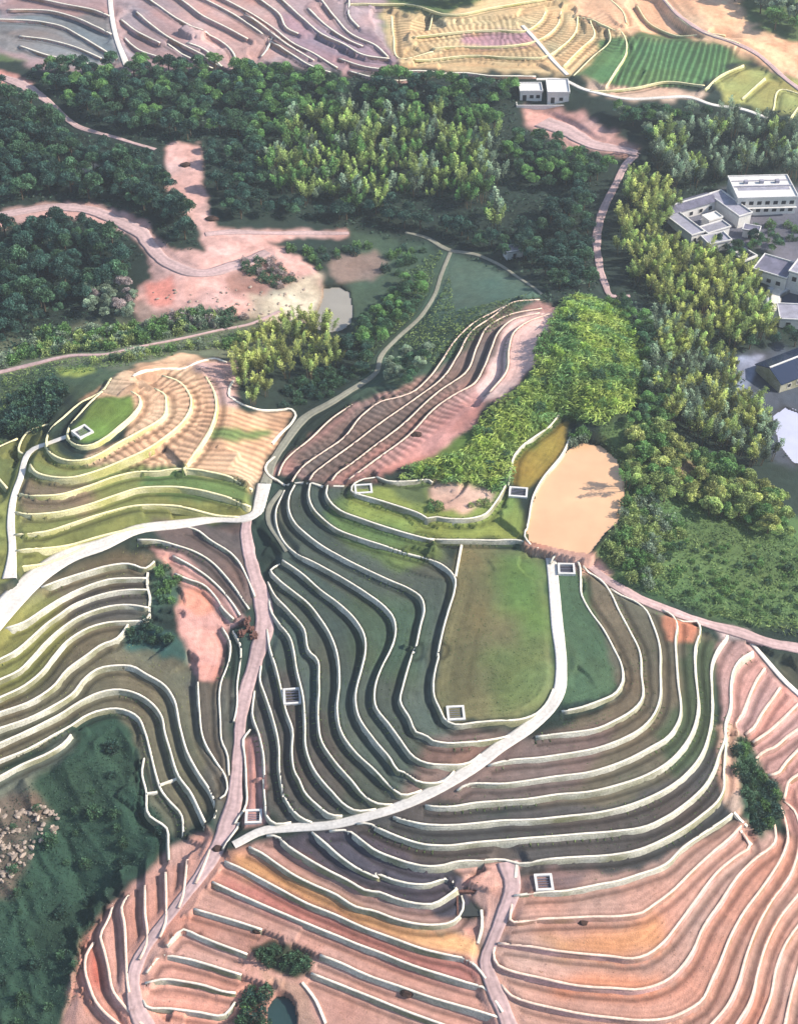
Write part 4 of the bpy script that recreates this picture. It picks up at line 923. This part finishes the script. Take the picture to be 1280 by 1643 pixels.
def bamboo(seed, plumes=6, per=230, rad=2.1, hgt=8.2, lf=.55):
    r_ = np.random.default_rng(seed); V = []; TT = []; b = MB()
    for k in range(plumes):
        a = r_.uniform(0, 2*np.pi); q = rad*math.sqrt(r_.uniform(0, 1)); h = hgt*r_.uniform(.62, 1.08); lean = r_.uniform(.3, 1.3); bx, by = q*.45*math.cos(a), q*.45*math.sin(a)
        tx, ty = (q+lean)*math.cos(a), (q+lean)*math.sin(a)
        t = r_.beta(2.0, 1.7, per)*.58+.44; sx = bx+(tx-bx)*t**2; sy = by+(ty-by)*t**2; sz = h*t-.5*lean*t**3
        sp = .98*np.sin(np.clip((t-.4)/.64, 0.02, 1)*np.pi)**.8+.05; off = r_.normal(size=(per, 3))*sp[:, None]*.42
        p = np.stack([sx, sy, sz], 1)+off; d = np.stack([math.cos(a)*.35*np.ones(per), math.sin(a)*.35*np.ones(per), np.full(per, .9)], 1)+r_.normal(size=(per, 3))*.45
        V.append(leaves(p, d, lf, lf*.36, r_)); TT.append(np.full(per, r_.choice([.5, .8, 1.25, 1.95], p=[.25, .3, .25, .2]))*(.45+.95*(t-.44)/.58))  # random plume tone; lower leaves darkened, shade painted into Tint
        b.tube([(bx, by, -.5), (bx+(tx-bx)*.25, by+(ty-by)*.25, h*.5), (tx, ty, h-.5*lean)], [.07, .06, .015], 3)
    return (np.vstack(V), np.concatenate(TT)), b
def shrub(seed, n=420, rad=1.35, hgt=1.7, lf=.42):
    r_ = np.random.default_rng(seed); v = r_.normal(size=(n, 3)); v /= np.linalg.norm(v, axis=1)[:, None]; v[:, 2] = abs(v[:, 2])
    lump = 1+.28*np.sin(v[:, 0]*4+seed)*np.cos(v[:, 1]*5+seed*2); p = v*np.array([rad, rad, hgt])*(r_.uniform(.6, 1.05, n)*lump)[:, None]
    b = MB()
    for k in range(5): a = k*1.26+seed; b.tube([(0, 0, -.4), (.5*math.cos(a), .5*math.sin(a), hgt*.6)], [.05, .02], 4)
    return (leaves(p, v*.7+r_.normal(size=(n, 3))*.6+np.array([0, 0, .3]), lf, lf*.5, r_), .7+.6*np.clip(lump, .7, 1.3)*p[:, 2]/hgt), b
def quadmesh(name, V, mat, tint=None):
    me = mesh_np(name, V, np.arange(len(V)).reshape(-1, 4), mat)
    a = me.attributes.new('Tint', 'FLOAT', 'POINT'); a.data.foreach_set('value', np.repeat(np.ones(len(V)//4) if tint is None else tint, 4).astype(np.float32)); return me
KIND = {}
SRC = {'broadleaf_tree': [broad(i+1) for i in range(5)], 'bamboo_clump': [bamboo(i+20) for i in range(5)], 'shrub': [shrub(i+40) for i in range(4)]}
WOOD = {k_: [b.mesh('wood', 'bark') for _, b in v] for k_, v in SRC.items()}
LEAFV = {k_: [V for V, _ in v] for k_, v in SRC.items()}
def leafmesh(kind, i, mat):
    key = (kind, i, mat)
    if key not in KIND: KIND[key] = quadmesh('foliage', LEAFV[kind][i][0], mat, LEAFV[kind][i][1])
    return KIND[key]
# blocked places: roads, ponds, buildings, tanks, bare soil
def poly(txt): return np.array(txt.split(), float).reshape(-1, 2)
BARE = [poly(t) for t in ("113 262 128 268 150 260 162 264 142 276 124 276", "255 235 280 228 325 228 330 290 335 330 345 365 440 372 560 368 560 380 430 385 470 405 500 430 518 450 512 480 490 515 440 520 360 498 300 490 240 505 220 480 225 460 245 445 235 400 200 372 130 350 0 365 -60 370 -60 335 0 338 100 322 150 325 230 350 270 400 330 405 320 370 270 300",
  "520 420 600 400 625 420 600 450 540 455", "835 135 930 135 1025 238 1010 252 950 245 880 225 830 205", "1075 335 1175 290 1290 290 1290 560 1222 520 1225 470 1200 420 1120 412", "1180 568 1290 560 1290 750 1232 700 1200 640", "40 118 20 118 60 150 45 150", "715 405 850 455 860 470 730 500",
  "1075 748 1110 738 1122 768 1095 780")]
BLK = [poly(p[2]) for p in PONDS]+BARE
def blocked(u, v, x, y, rad):
    if rad == 9: return False
    if max(gsample(rw, np.array([x, x, x]), np.array([y, y+2.5, y+5.0]))*np.array([1, .9, .6])) > .25: return True
    for q in BLK:
        if inpoly(np.array([u]), np.array([v]), q)[0]: return True
    return False
# region: kind, material choices, polygon (photo px at crown foot), spacing m, scale range, label, group
REG = [
 ('bamboo_clump', ['leaf_olive','leaf_grey','leaf_olive','leaf_mid'], "430 240 470 200 540 190 640 195 720 200 790 230 800 300 810 370 780 385 740 340 700 320 620 340 560 350 440 320 420 280", 4.3, (.55, 1.3), 'feathery olive bamboo clump in the big grove above the valley bottom', 'bamboo of the big middle grove', 0),
 ('bamboo_clump', ['leaf_yellow','leaf_yellow','leaf_olive'], "445 530 500 520 545 545 550 590 500 610 445 610 430 650 395 655 380 600 400 560", 3.3, (.5, 1.05), 'yellow bamboo clump of the lit grove beside the grey pond', 'yellow bamboo beside the grey pond', 0),
 ('bamboo_clump', ['leaf_yellow','leaf_olive','leaf_yellow'], "1008 290 1060 300 1080 340 1060 400 1120 420 1200 430 1228 480 1240 545 1200 575 1130 560 1080 520 1020 460 992 420 996 350", 3.6, (.55, 1.15), 'yellow bamboo clump right of the grey lane below the houses', 'yellow bamboo right of the grey lane', 0),
 ('bamboo_clump', ['leaf_grey','leaf_olive','leaf_grey'], "1020 260 1060 230 1150 190 1280 215 1290 300 1180 295 1090 315", 4.4, (.6, 1.25), 'grey green bamboo clump on the slope behind the long white house', 'grey bamboo behind the white house', 0),
 ('bamboo_clump', ['leaf_grey','leaf_olive','leaf_yellow','leaf_grey'], "1050 520 1130 565 1180 600 1200 650 1250 740 1240 760 1180 745 1130 720 1080 690 1046 650 1040 590", 3.3, (.5, 1.1), 'olive bamboo clump between the mound and the pale pond', 'olive bamboo by the pale pond', 0),
 ('broadleaf_tree', ['leaf_shade','leaf_dark','leaf_shade'], "-40 135 20 150 110 200 240 245 262 290 300 345 325 385 290 398 262 375 235 345 200 335 100 318 -40 330", 4.0, (.5, 1.2), 'dark broadleaf tree in the shaded wood at upper left', 'dark trees of the upper left wood', 0),
 ('broadleaf_tree', ['leaf_dark','leaf_shade','leaf_dark','leaf_mid','leaf_shade'], "60 110 380 108 420 130 425 230 340 225 250 225 150 200 60 140", 4.4, (.75, 1.1), 'green tree of the wood under the top left fields', 'trees under the top left fields', 0),
 ('broadleaf_tree', ['leaf_shade','leaf_shade','leaf_dark'], "-40 375 120 355 205 378 235 415 230 445 190 465 120 500 60 530 -40 585", 4.0, (.5, 1.2), 'dark tree in the wood below the curving pink dirt road', 'dark trees below the pink dirt road', 0),
 ('broadleaf_tree', ['leaf_mid','leaf_dark','leaf_mid'], "385 115 480 125 560 140 560 190 470 200 440 230 400 240", 4.0, (.7, 1.05), 'mid green round tree along the edge of the top pink fields', 'green trees edging the top pink fields', 0),
 ('broadleaf_tree', ['leaf_mid','leaf_dark','leaf_shade','leaf_mid'], "560 140 640 130 830 135 830 165 790 220 720 195 600 190", 4.0, (.7, 1.1), 'green tree in the belt under the top yellow fields', 'trees under the top yellow fields', 0),
 ('broadleaf_tree', ['leaf_mid','leaf_dark'], "830 215 870 225 950 250 985 262 960 300 900 310 840 300 800 250", 4.2, (.7, 1.0), 'green tree below the pink yard track', 'trees below the pink yard track', 0),
 ('broadleaf_tree', ['leaf_shade','leaf_dark','leaf_shade'], "335 240 420 240 430 320 540 350 640 340 770 380 800 395 940 300 945 380 955 460 900 470 850 430 760 400 690 370 560 360 370 350 340 300", 4.6, (.7, 1.05), 'dark tree in the shaded valley bottom below the bamboo grove', 'dark trees of the valley bottom', 0),
 ('broadleaf_tree', ['leaf_mid','leaf_grey','leaf_dark'], "930 165 1000 165 1150 178 1100 215 1040 232 960 215 930 190", 4.0, (.7, 1.0), 'green tree just below the pale far road at upper right', 'trees below the far road', 0),
 ('broadleaf_tree', ['leaf_mid','leaf_grey','leaf_dark'], "1165 -10 1290 -10 1290 60 1240 50 1190 25", 4.8, (.9, 1.3), 'grey green tree in the top right corner', 'trees in the top right corner', 0),
 ('broadleaf_tree', ['leaf_mid'], "660 -8 790 -8 770 10 690 14", 4.0, (.8, 1.1), 'green tree on the top edge above the yellow fields', 'trees on the top edge', 0),
 ('broadleaf_tree', ['leaf_mid','leaf_olive','leaf_yellow','leaf_olive'], "1010 690 1060 680 1110 730 1170 760 1270 830 1270 870 1180 850 1100 810 1020 800 1005 750", 2.5, (.45, .95), 'bushy green tree on the slope right of the tan pond', 'bushy trees right of the tan pond', 0),
 ('broadleaf_tree', ['leaf_mid','leaf_dark'], "570 540 620 480 660 445 695 455 680 490 640 530 610 560 580 585", 3.2, (.4, .75), 'green bushy tree beside the thin valley path', 'bushy trees beside the valley path', 0),
 ('broadleaf_tree', ['leaf_grey','leaf_dark'], "620 590 650 570 690 560 680 600 650 625 625 620", 3.0, (.5, .7), 'dark bush against the lowest pink strip wall', 'dark bushes against the pink strips', 0),
 ('broadleaf_tree', ['leaf_dry','leaf_grey'], "130 480 200 450 222 470 215 520 150 510", 3.2, (.5, .75), 'greyish dry tree at the left end of the bare clearing', 'dry grey trees by the clearing', 0),
 ('shrub', ['leaf_mid','leaf_grey','leaf_olive','leaf_dark'], "60 530 200 525 320 500 400 520 380 560 300 560 200 580 60 590 0 590", 2.6, (.8, 1.5), 'low scrub bush in the band above the left hill', 'scrub above the left hill', 0),
 ('shrub', ['leaf_mid','leaf_olive','leaf_grey'], "985 790 1040 800 1100 850 1060 900 1040 940 980 915 965 890 1000 850", 2.1, (.7, 1.3), 'leafy bush on the bank right of the tan pond', 'bushes on the tan pond bank', 0),
 ('shrub', ['leaf_mid','leaf_mid','leaf_dark'], "1060 850 1200 870 1290 890 1290 1005 1180 985 1080 950", 2.9, (.4, .9), 'low green bush on the shaded slope above the rim track', 'bushes above the rim track', 0),
 ('shrub', ['leaf_dark','leaf_shade'], "20 640 90 610 110 640 70 690 10 710", 2.6, (.9, 1.6), 'dark bush in the hollow left of the oval hill top', 'dark bushes left of the hill', 0),
 ('shrub', ['leaf_dark','leaf_mid','leaf_shade'], "1178 1192 1198 1192 1222 1245 1252 1265 1246 1315 1215 1338 1196 1290 1182 1230", 1.7, (.6, 1.1), 'dark green bush of the small copse among pink terraces', 'bushes of the small copse', 0),
 ('shrub', ['leaf_dark'], "408 1520 438 1510 470 1530 496 1530 492 1552 470 1565 430 1550", 1.6, (.5, .9), 'dark bush in the clump above the small green pond', 'bushes above the small green pond', 0),
 ('shrub', ['leaf_dark','leaf_mid'], "412 1572 440 1582 402 1600 395 1640 380 1640 400 1600", 1.8, (.5, .9), 'dark bush on the bank of the small green pond', 'bushes on the small pond bank', 0),
 ('shrub', ['leaf_dark','leaf_mid'], "248 912 268 905 288 930 284 965 250 970", 1.8, (.6, .9), 'green bush beside the bare pink clearing', 'bushes beside the pink clearing', 0),
 ('shrub', ['leaf_shade','leaf_dark'], "205 1010 240 995 280 1015 300 1045 250 1035 215 1035", 2.0, (.6, 1.0), 'dark teal bush below the joined terrace ends', 'teal bushes below the terrace ends', 0),
 ('shrub', ['leaf_shade','leaf_dark'], "418 860 440 868 445 890 432 905 418 890", 1.5, (.7, 1.0), 'dark bush between the middle road and the grey footpath', 'bushes beside the middle road', 0),
 ('shrub', ['leaf_dark','leaf_shade','leaf_dark'], "0 1330 120 1220 200 1180 220 1260 260 1340 180 1400 130 1480 120 1600 60 1660 -20 1660 -20 1450", 5.5, (.4, 1.2), 'low dark bush scattered in the grassy ravine', 'low bushes in the ravine', 0),
 ('shrub', ['leaf_grey','leaf_mid'], "905 705 935 690 950 715 920 722", 1.6, (.7, 1.0), 'grey green bush on the neck of land above the tan pond', 'bushes above the tan pond', 0),
 ('shrub', ['leaf_dry','leaf_grey','leaf_dark'], "300 500 340 490 420 505 470 515 400 530 300 530 230 520", 2.2, (.7, 1.2), 'dry grey bush along the lower rim of the bare clearing', 'dry bushes on the clearing rim', 0),
 ('shrub', ['leaf_dry','leaf_dark'], "375 420 450 415 475 450 440 465 400 440", 2.0, (.6, 1.1), 'brownish bush standing on the bare pink clearing', 'bushes on the bare clearing', 1),
 ('shrub', ['leaf_dark','leaf_shade','leaf_mid'], "430 385 560 385 640 400 700 400 640 440 560 440 520 440 500 420", 3.0, (.7, 1.3), 'dark bush on the shaded meadow north of the grey pond', 'bushes north of the grey pond', 0),
 ('broadleaf_tree', ['leaf_mid','leaf_dark'], "985 480 1040 520 1056 600 1080 680 1040 700 1010 690 1030 640 1030 560 1000 500", 3.0, (.5, .8), 'dark tree in the gap between the lime mound and yellow bamboo', 'dark trees right of the mound', 0),
 ('broadleaf_tree', ['leaf_dark','leaf_mid','leaf_shade'], "1150 392 1180 385 1225 380 1262 392 1240 410 1215 400 1180 430 1160 420", 3.2, (.4, .75), 'garden tree squeezed between the houses at the right edge', 'garden trees between the houses', 1),
 ('shrub', ['leaf_dark','leaf_mid'], "1190 360 1290 362 1290 390 1240 385 1200 395", 3.4, (.6, 1.3), 'yard bush in front of the long white house', 'yard bushes before the white house', 1),
 ('broadleaf_tree', ['leaf_dark','leaf_shade'], "1185 560 1250 520 1290 560 1280 640 1240 660 1215 620", 4.2, (.5, .9), 'dark tree around the shaded hip-roofed house', 'trees round the shaded house', 0),
 ('bamboo_clump', ['leaf_grey','leaf_mid'], "998 772 1012 775 1012 812 1000 810", 3.4, (.8, 1.15), 'tall grey green clump right on the edge of the tan pond', 'tall clumps edging the tan pond', 0),
 ('shrub', ['leaf_dark','leaf_shade'], "385 1650 392 1600 412 1582 440 1584 452 1600 430 1612 425 1650", 1.5, (.6, 1.1), 'dark shrub crowding the left side of the small green pond', 'shrubs left of the small green pond', 0),
 ('broadleaf_tree', ['leaf_dark','leaf_shade'], "545 560 575 555 600 575 595 600 560 600", 3.6, (.6, .9), 'round dark tree between the yellow bamboo and valley path', 'round dark trees by the valley path', 0),
 ('shrub', ['leaf_dark','leaf_shade','leaf_dark'], "460 610 550 590 590 600 560 625 500 650 450 660", 2.6, (.6, 1.3), 'dark bush in the shade below the yellow bamboo', 'bushes below the yellow bamboo', 0),
 ('shrub', ['leaf_lime','leaf_mid','leaf_dark','leaf_lime'], "650 752 700 742 760 712 775 672 850 612 880 520 900 485 930 470 990 486 1034 540 1036 600 1026 660 960 684 900 672 850 700 812 740 790 780 690 772", 3.8, (.5, 1.3), 'lime green bush rising from the ferns on the bright mound', 'lime bushes on the mound', 0),
 ('shrub', ['leaf_olive','leaf_mid'], "690 800 720 820 790 815 790 800 700 826 686 815", 1.6, (.5, .8), 'olive bush round the bare pink knob below the mound', 'bushes round the pink knob', 0),
]
ALL = []
for ri, (kind, mats, ptxt, sp, sr, label, grp, _) in enumerate(REG):
    pg = poly(ptxt); lo, hi = pg.min(0), pg.max(0); pl = march(pg); zc = pl[:, 2].mean()
    x0, y0 = pl[:, 0].min(), pl[:, 1].min(); x1, y1 = pl[:, 0].max(), pl[:, 1].max()
    xs = np.arange(x0, x1, sp); yy = np.arange(y0, y1, sp*.92); r_ = np.random.default_rng(900+ri)
    for j, yv in enumerate(yy):
        for xv in xs:
            x = xv+(sp/2 if j % 2 else 0)+r_.uniform(-.4, .4)*sp; y = yv+r_.uniform(-.4, .4)*sp; z = float(gsample(G, x, y))
            u, v = proj(x, y, z)
            if r_.random() < .06 or not (-40 < u < 1320 and -60 < v < 1700) or not inpoly(np.array([u]), np.array([v]), pg)[0] or blocked(u, v, x, y, 9 if _ else 1): continue
            s = r_.uniform(*sr); ALL.append(dict(kind=kind, mat=mats[r_.integers(len(mats))], x=x, y=y, z=z, s=s, rz=r_.uniform(0, 6.28), i=int(r_.integers(len(LEAFV[kind]))), lab=label, grp=grp, v=v,
                big=s/math.sqrt(x*x+y*y+(z-CAMZ)**2)*(1 if 0 < u < 1280 and 0 < v < 1643 else .3)))
print('plants', len(ALL), {k_: sum(a['kind'] == k_ for a in ALL) for k_ in LEAFV})
CATN = dict(broadleaf_tree='tree', bamboo_clump='bamboo', shrub='shrub')
PARTN = dict(broadleaf_tree=('crown', 'trunk'), bamboo_clump=('foliage', 'culms'), shrub=('foliage', 'stem'))
rest = {}
for kind in LEAFV:
    L_ = sorted([a for a in ALL if a['kind'] == kind], key=lambda a: -a['big'])
    for q, a in enumerate(L_):
        if q < 300:
            o = empty(kind, (a['x'], a['y'], a['z']), a['rz']); o.scale = (a['s'],)*3; tag(o, a['lab'], CATN[kind], a['grp'])
            c = obj(PARTN[kind][0], leafmesh(kind, a['i'], a['mat']), o); t = obj(PARTN[kind][1], WOOD[kind][a['i']], o)
        else: rest.setdefault((kind, a['mat']), []).append(a)
def merge(items, kind, frac=1.0):
    out = []; tn = []
    for a in items:
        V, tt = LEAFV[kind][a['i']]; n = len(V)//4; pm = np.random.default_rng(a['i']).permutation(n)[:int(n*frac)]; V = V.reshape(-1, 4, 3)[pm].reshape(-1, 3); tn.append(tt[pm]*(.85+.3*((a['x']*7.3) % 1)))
        c, s_ = math.cos(a['rz']), math.sin(a['rz']); x = V[:, 0]*c-V[:, 1]*s_; y = V[:, 0]*s_+V[:, 1]*c
        out.append(np.stack([x, y, V[:, 2]], 1)*a['s']+np.array([a['x'], a['y'], a['z']]))
    return np.vstack(out), np.concatenate(tn)
STN = dict(broadleaf_tree='woodland', bamboo_clump='bamboo_thicket', shrub='scrub')
for kind in LEAFV:
    ks = [k_ for k_ in rest if k_[0] == kind]
    if not ks: continue
    Vs = []; mi = []; tns = []
    for m, k_ in enumerate(ks): V, tn_ = merge(rest[k_], kind, .8); Vs.append(V); tns.append(tn_); mi.append(np.full(len(V)//4, m))
    me = quadmesh(STN[kind], np.vstack(Vs), None, np.concatenate(tns))
    for k_ in ks: me.materials.append(M[k_[1]])
    me.polygons.foreach_set('material_index', np.concatenate(mi).astype(np.int32))
    tag(obj(STN[kind], me), dict(broadleaf_tree='the rest of the dark wooded slopes across the valley', bamboo_clump='the rest of the feathery bamboo on the far slopes', shrub='the rest of the low scrub')[kind], CATN[kind], kind='stuff')
# ground cover: long-bladed ferns and vines on the mound, grass and weeds elsewhere
def cover(name, ptxts, dens, ln, wd, mat, seed, lift, label, cat, up=.7):
    r_ = np.random.default_rng(seed); V = []; tn = []
    for ptxt in ptxts:
        pg = poly(ptxt); pl = march(pg); x0, y0 = pl[:, 0].min(), pl[:, 1].min(); x1, y1 = pl[:, 0].max(), pl[:, 1].max()
        n = int((x1-x0)*(y1-y0)*dens); x = r_.uniform(x0, x1, n); y = r_.uniform(y0, y1, n); z = gsample(G, x, y); u, v = proj(x, y, z)
        ju = u+(fbm(x, y, .3, seed)-.5)*26; jv = v+(fbm(x, y, .3, seed+5)-.5)*22
        k = inpoly(ju, jv, pg) & (gsample(rw, x, y) < .3)
        for q in BLK: k &= ~inpoly(u, v, q)
        x, y, z = x[k], y[k], z[k]; n = len(x)
        if not n: continue
        cl = fbm(x, y, .45, seed+9); z = z+cl*lift*1.6*r_.uniform(.3, 1, n); th = r_.uniform(0, 6.28, n)
        d = np.stack([np.cos(th), np.sin(th), r_.uniform(.1, 1.0, n)*up], 1); V.append(leaves(np.stack([x, y, z+ln*.12], 1), d, ln*(.7+.6*cl), wd, r_)); tn.append((.7+.65*cl)*(.7+.6*fbm(x, y, .12, seed+19))*r_.uniform(.75, 1.25, n))
    tag(obj(name, quadmesh(name, np.vstack(V), mat, np.concatenate(tn))), label, cat, kind='stuff')
leafmat('fern_leaf', (170, 188, 96), .2, 0, (114, 154, 96)); leafmat('weed_leaf', (124, 144, 84), .3, 0, (88, 116, 74)); leafmat('grass_leaf', (86, 110, 84), .3, 0); leafmat('moss_leaf', (54, 80, 66), .3, 0)
MP = ["640 750 700 738 760 710 770 670 800 650 850 610 870 570 880 520 900 485 930 475 980 490 1030 540 1030 600 1020 660 960 680 900 672 850 700 815 740 820 775 790 800 760 780 700 775 650 768"]
cover('fern_cover', MP, 8.0, 1.6, .24, 'fern_leaf', 61, 1.1, 'bright lime ferns and vines covering the mound', 'ferns', .6)
cover('weeds', ["960 690 1040 660 1130 740 1280 860 1290 1010 1180 1000 1050 955 960 915 960 880 1000 830", "0 590 120 560 300 520 440 520 380 565 300 562 200 590 90 600 60 640 0 720", "560 540 640 450 700 400 860 480 700 590 640 560 600 600", "1050 985 1180 1000 1290 1030 1290 1000 1180 980 1040 940"], 3.4, .85, .24, 'weed_leaf', 62, .5, 'weeds and vines on the slopes round the mound', 'weeds')
cover('undergrowth', ["-40 130 400 108 430 240 340 240 330 330 310 400 240 400 200 470 60 560 -40 590", "400 110 830 130 960 260 960 460 880 490 700 400 560 365 370 350 340 240", "1000 240 1280 170 1290 300 1080 320 1100 420 1230 480 1190 560 1260 740 1060 600 1000 440"], .8, 1.2, .42, 'moss_leaf', 63, .6, 'dark undergrowth on the forest floor', 'undergrowth')
cover('ravine_grass', ["-20 1310 120 1210 190 1150 225 1250 270 1345 180 1430 145 1500 125 1600 80 1660 -20 1660"], 5.0, .4, .16, 'moss_leaf', 64, .25, 'dark mossy grass in the ravine', 'grass')
cover('pond_grass', ["640 440 720 405 850 455 870 478 760 520 700 520"], .9, .7, .2, 'grass_leaf', 65, .2, 'green grass of the valley meadow', 'grass')
def crops(name, ptxts, row, step, ln, mat, seed, label):
    r_ = np.random.default_rng(seed); V = []; tn = []
    for ptxt in ptxts:
        pg = poly(ptxt); pl = march(pg); x0, y0 = pl[:, 0].min(), pl[:, 1].min(); x1, y1 = pl[:, 0].max(), pl[:, 1].max()
        n = int((x1-x0)*(y1-y0)*step); x = r_.uniform(x0, x1, n); y = r_.uniform(y0, y1, n); z = gsample(G, x, y); u, v = proj(x, y, z)
        du, dl = gsample(dU, x, y), gsample(dL, x, y); dm = np.minimum(du, dl); ph = (dm/row) % 1.0
        patch = fbm(x, y, .09, seed+3)
        k = inpoly(u, v, pg) & (gsample(rw, x, y) < .2) & (du > 1.5) & (dl > .7) & ((ph < .5) | (dm > 8)) & (patch > r_.uniform(.2, .75, n))
        x, y, z = x[k], y[k], z[k]; n = len(x); th = r_.uniform(0, 6.28, n); d = np.stack([np.cos(th), np.sin(th), r_.uniform(.2, 1.2, n)], 1)
        V.append(leaves(np.stack([x, y, z+ln*.25], 1), d, ln, ln*.4, r_)); tn.append(r_.uniform(.7, 1.35, n))
    tag(obj(name, quadmesh(name, np.vstack(V), mat, np.concatenate(tn))), label, 'crops', kind='stuff')
leafmat('crop_leaf', (86, 112, 66), .25, 0); leafmat('stubble_leaf', (172, 138, 108), .25, 0); leafmat('olive_crop', (130, 134, 78), .25, 0)
crops('low_crops', ["440 785 560 775 850 860 880 1120 900 890 935 905 1000 1000 1150 1030 1140 1200 1160 1290 1020 1420 860 1400 700 1470 420 1345 410 1180 430 1010 440 900"], .95, 2.6, .34, 'crop_leaf', 71, 'low green crops on the terraces round the flat field')
crops('low_crops', ["-40 960 60 930 200 880 250 895 245 1040 345 1120 345 1280 310 1330 250 1340 225 1200 180 1140 0 1240 -40 1240", "70 720 200 745 300 755 400 780 402 830 200 850 30 920"], .95, 2.6, .34, 'olive_crop', 72, 'olive green crops on the terraces at the left edge')
crops('stubble', ["360 1370 560 1420 780 1480 860 1400 1120 1350 1280 1290 1340 1700 80 1700 140 1500 250 1380", "1150 1040 1290 1100 1290 1290 1160 1180"], .95, 1.3, .3, 'stubble_leaf', 73, 'dry stubble in rows on the pink plots')
def verge(name, n, mat, seed, label):
    r_ = np.random.default_rng(seed); cx = []; cz = []
    for L in lines:
        if L['fam'] in 'TUELGF': continue
        P = L['P']; m = int(len(P)*n); i = r_.integers(0, len(P), m); pn = grad_noise(i*.11, i*0+P[0, 0], 1.0, seed)
        i = i[pn > .62]; d = r_.choice([-.45, .6, .8, .95], len(i))+r_.normal(size=len(i))*.12
        x = P[i, 0]+L['N'][i, 0]*L['side']*d; y = P[i, 1]+L['N'][i, 1]*L['side']*d; k = gsample(rw, x, y) < .2
        cx.append(np.stack([x, y, gsample(G, x, y)+.12], 1)[k])
    P = np.vstack(cx); n = len(P); th = r_.uniform(0, 6.28, n); d = np.stack([np.cos(th), np.sin(th), r_.uniform(.3, 1.5, n)], 1)
    tag(obj(name, quadmesh(name, leaves(P, d, .38, .16, r_), mat, r_.uniform(.6, 1.3, n))), label, 'weeds', kind='stuff')
verge('verge_weeds', 9, 'weed_leaf', 81, 'weeds along the tops and feet of the terrace walls')
# ------------------------------------------------------------------ thin morning haze
hz = bpy.data.materials.new('haze'); hz.use_nodes = True; t = hz.node_tree; t.nodes.clear(); pv = t.nodes.new('ShaderNodeVolumePrincipled'); mo = t.nodes.new('ShaderNodeOutputMaterial')
pv.inputs['Color'].default_value = (.82, .9, 1, 1); pv.inputs['Density'].default_value = .0002; pv.inputs['Anisotropy'].default_value = .2; t.links.new(pv.outputs[0], mo.inputs['Volume'])
M['haze'] = hz; tag(MB().box(-3200, 3200, -2700, 3700, -40, 215).build('haze', 'haze'), kind='stuff')
print('done scene')
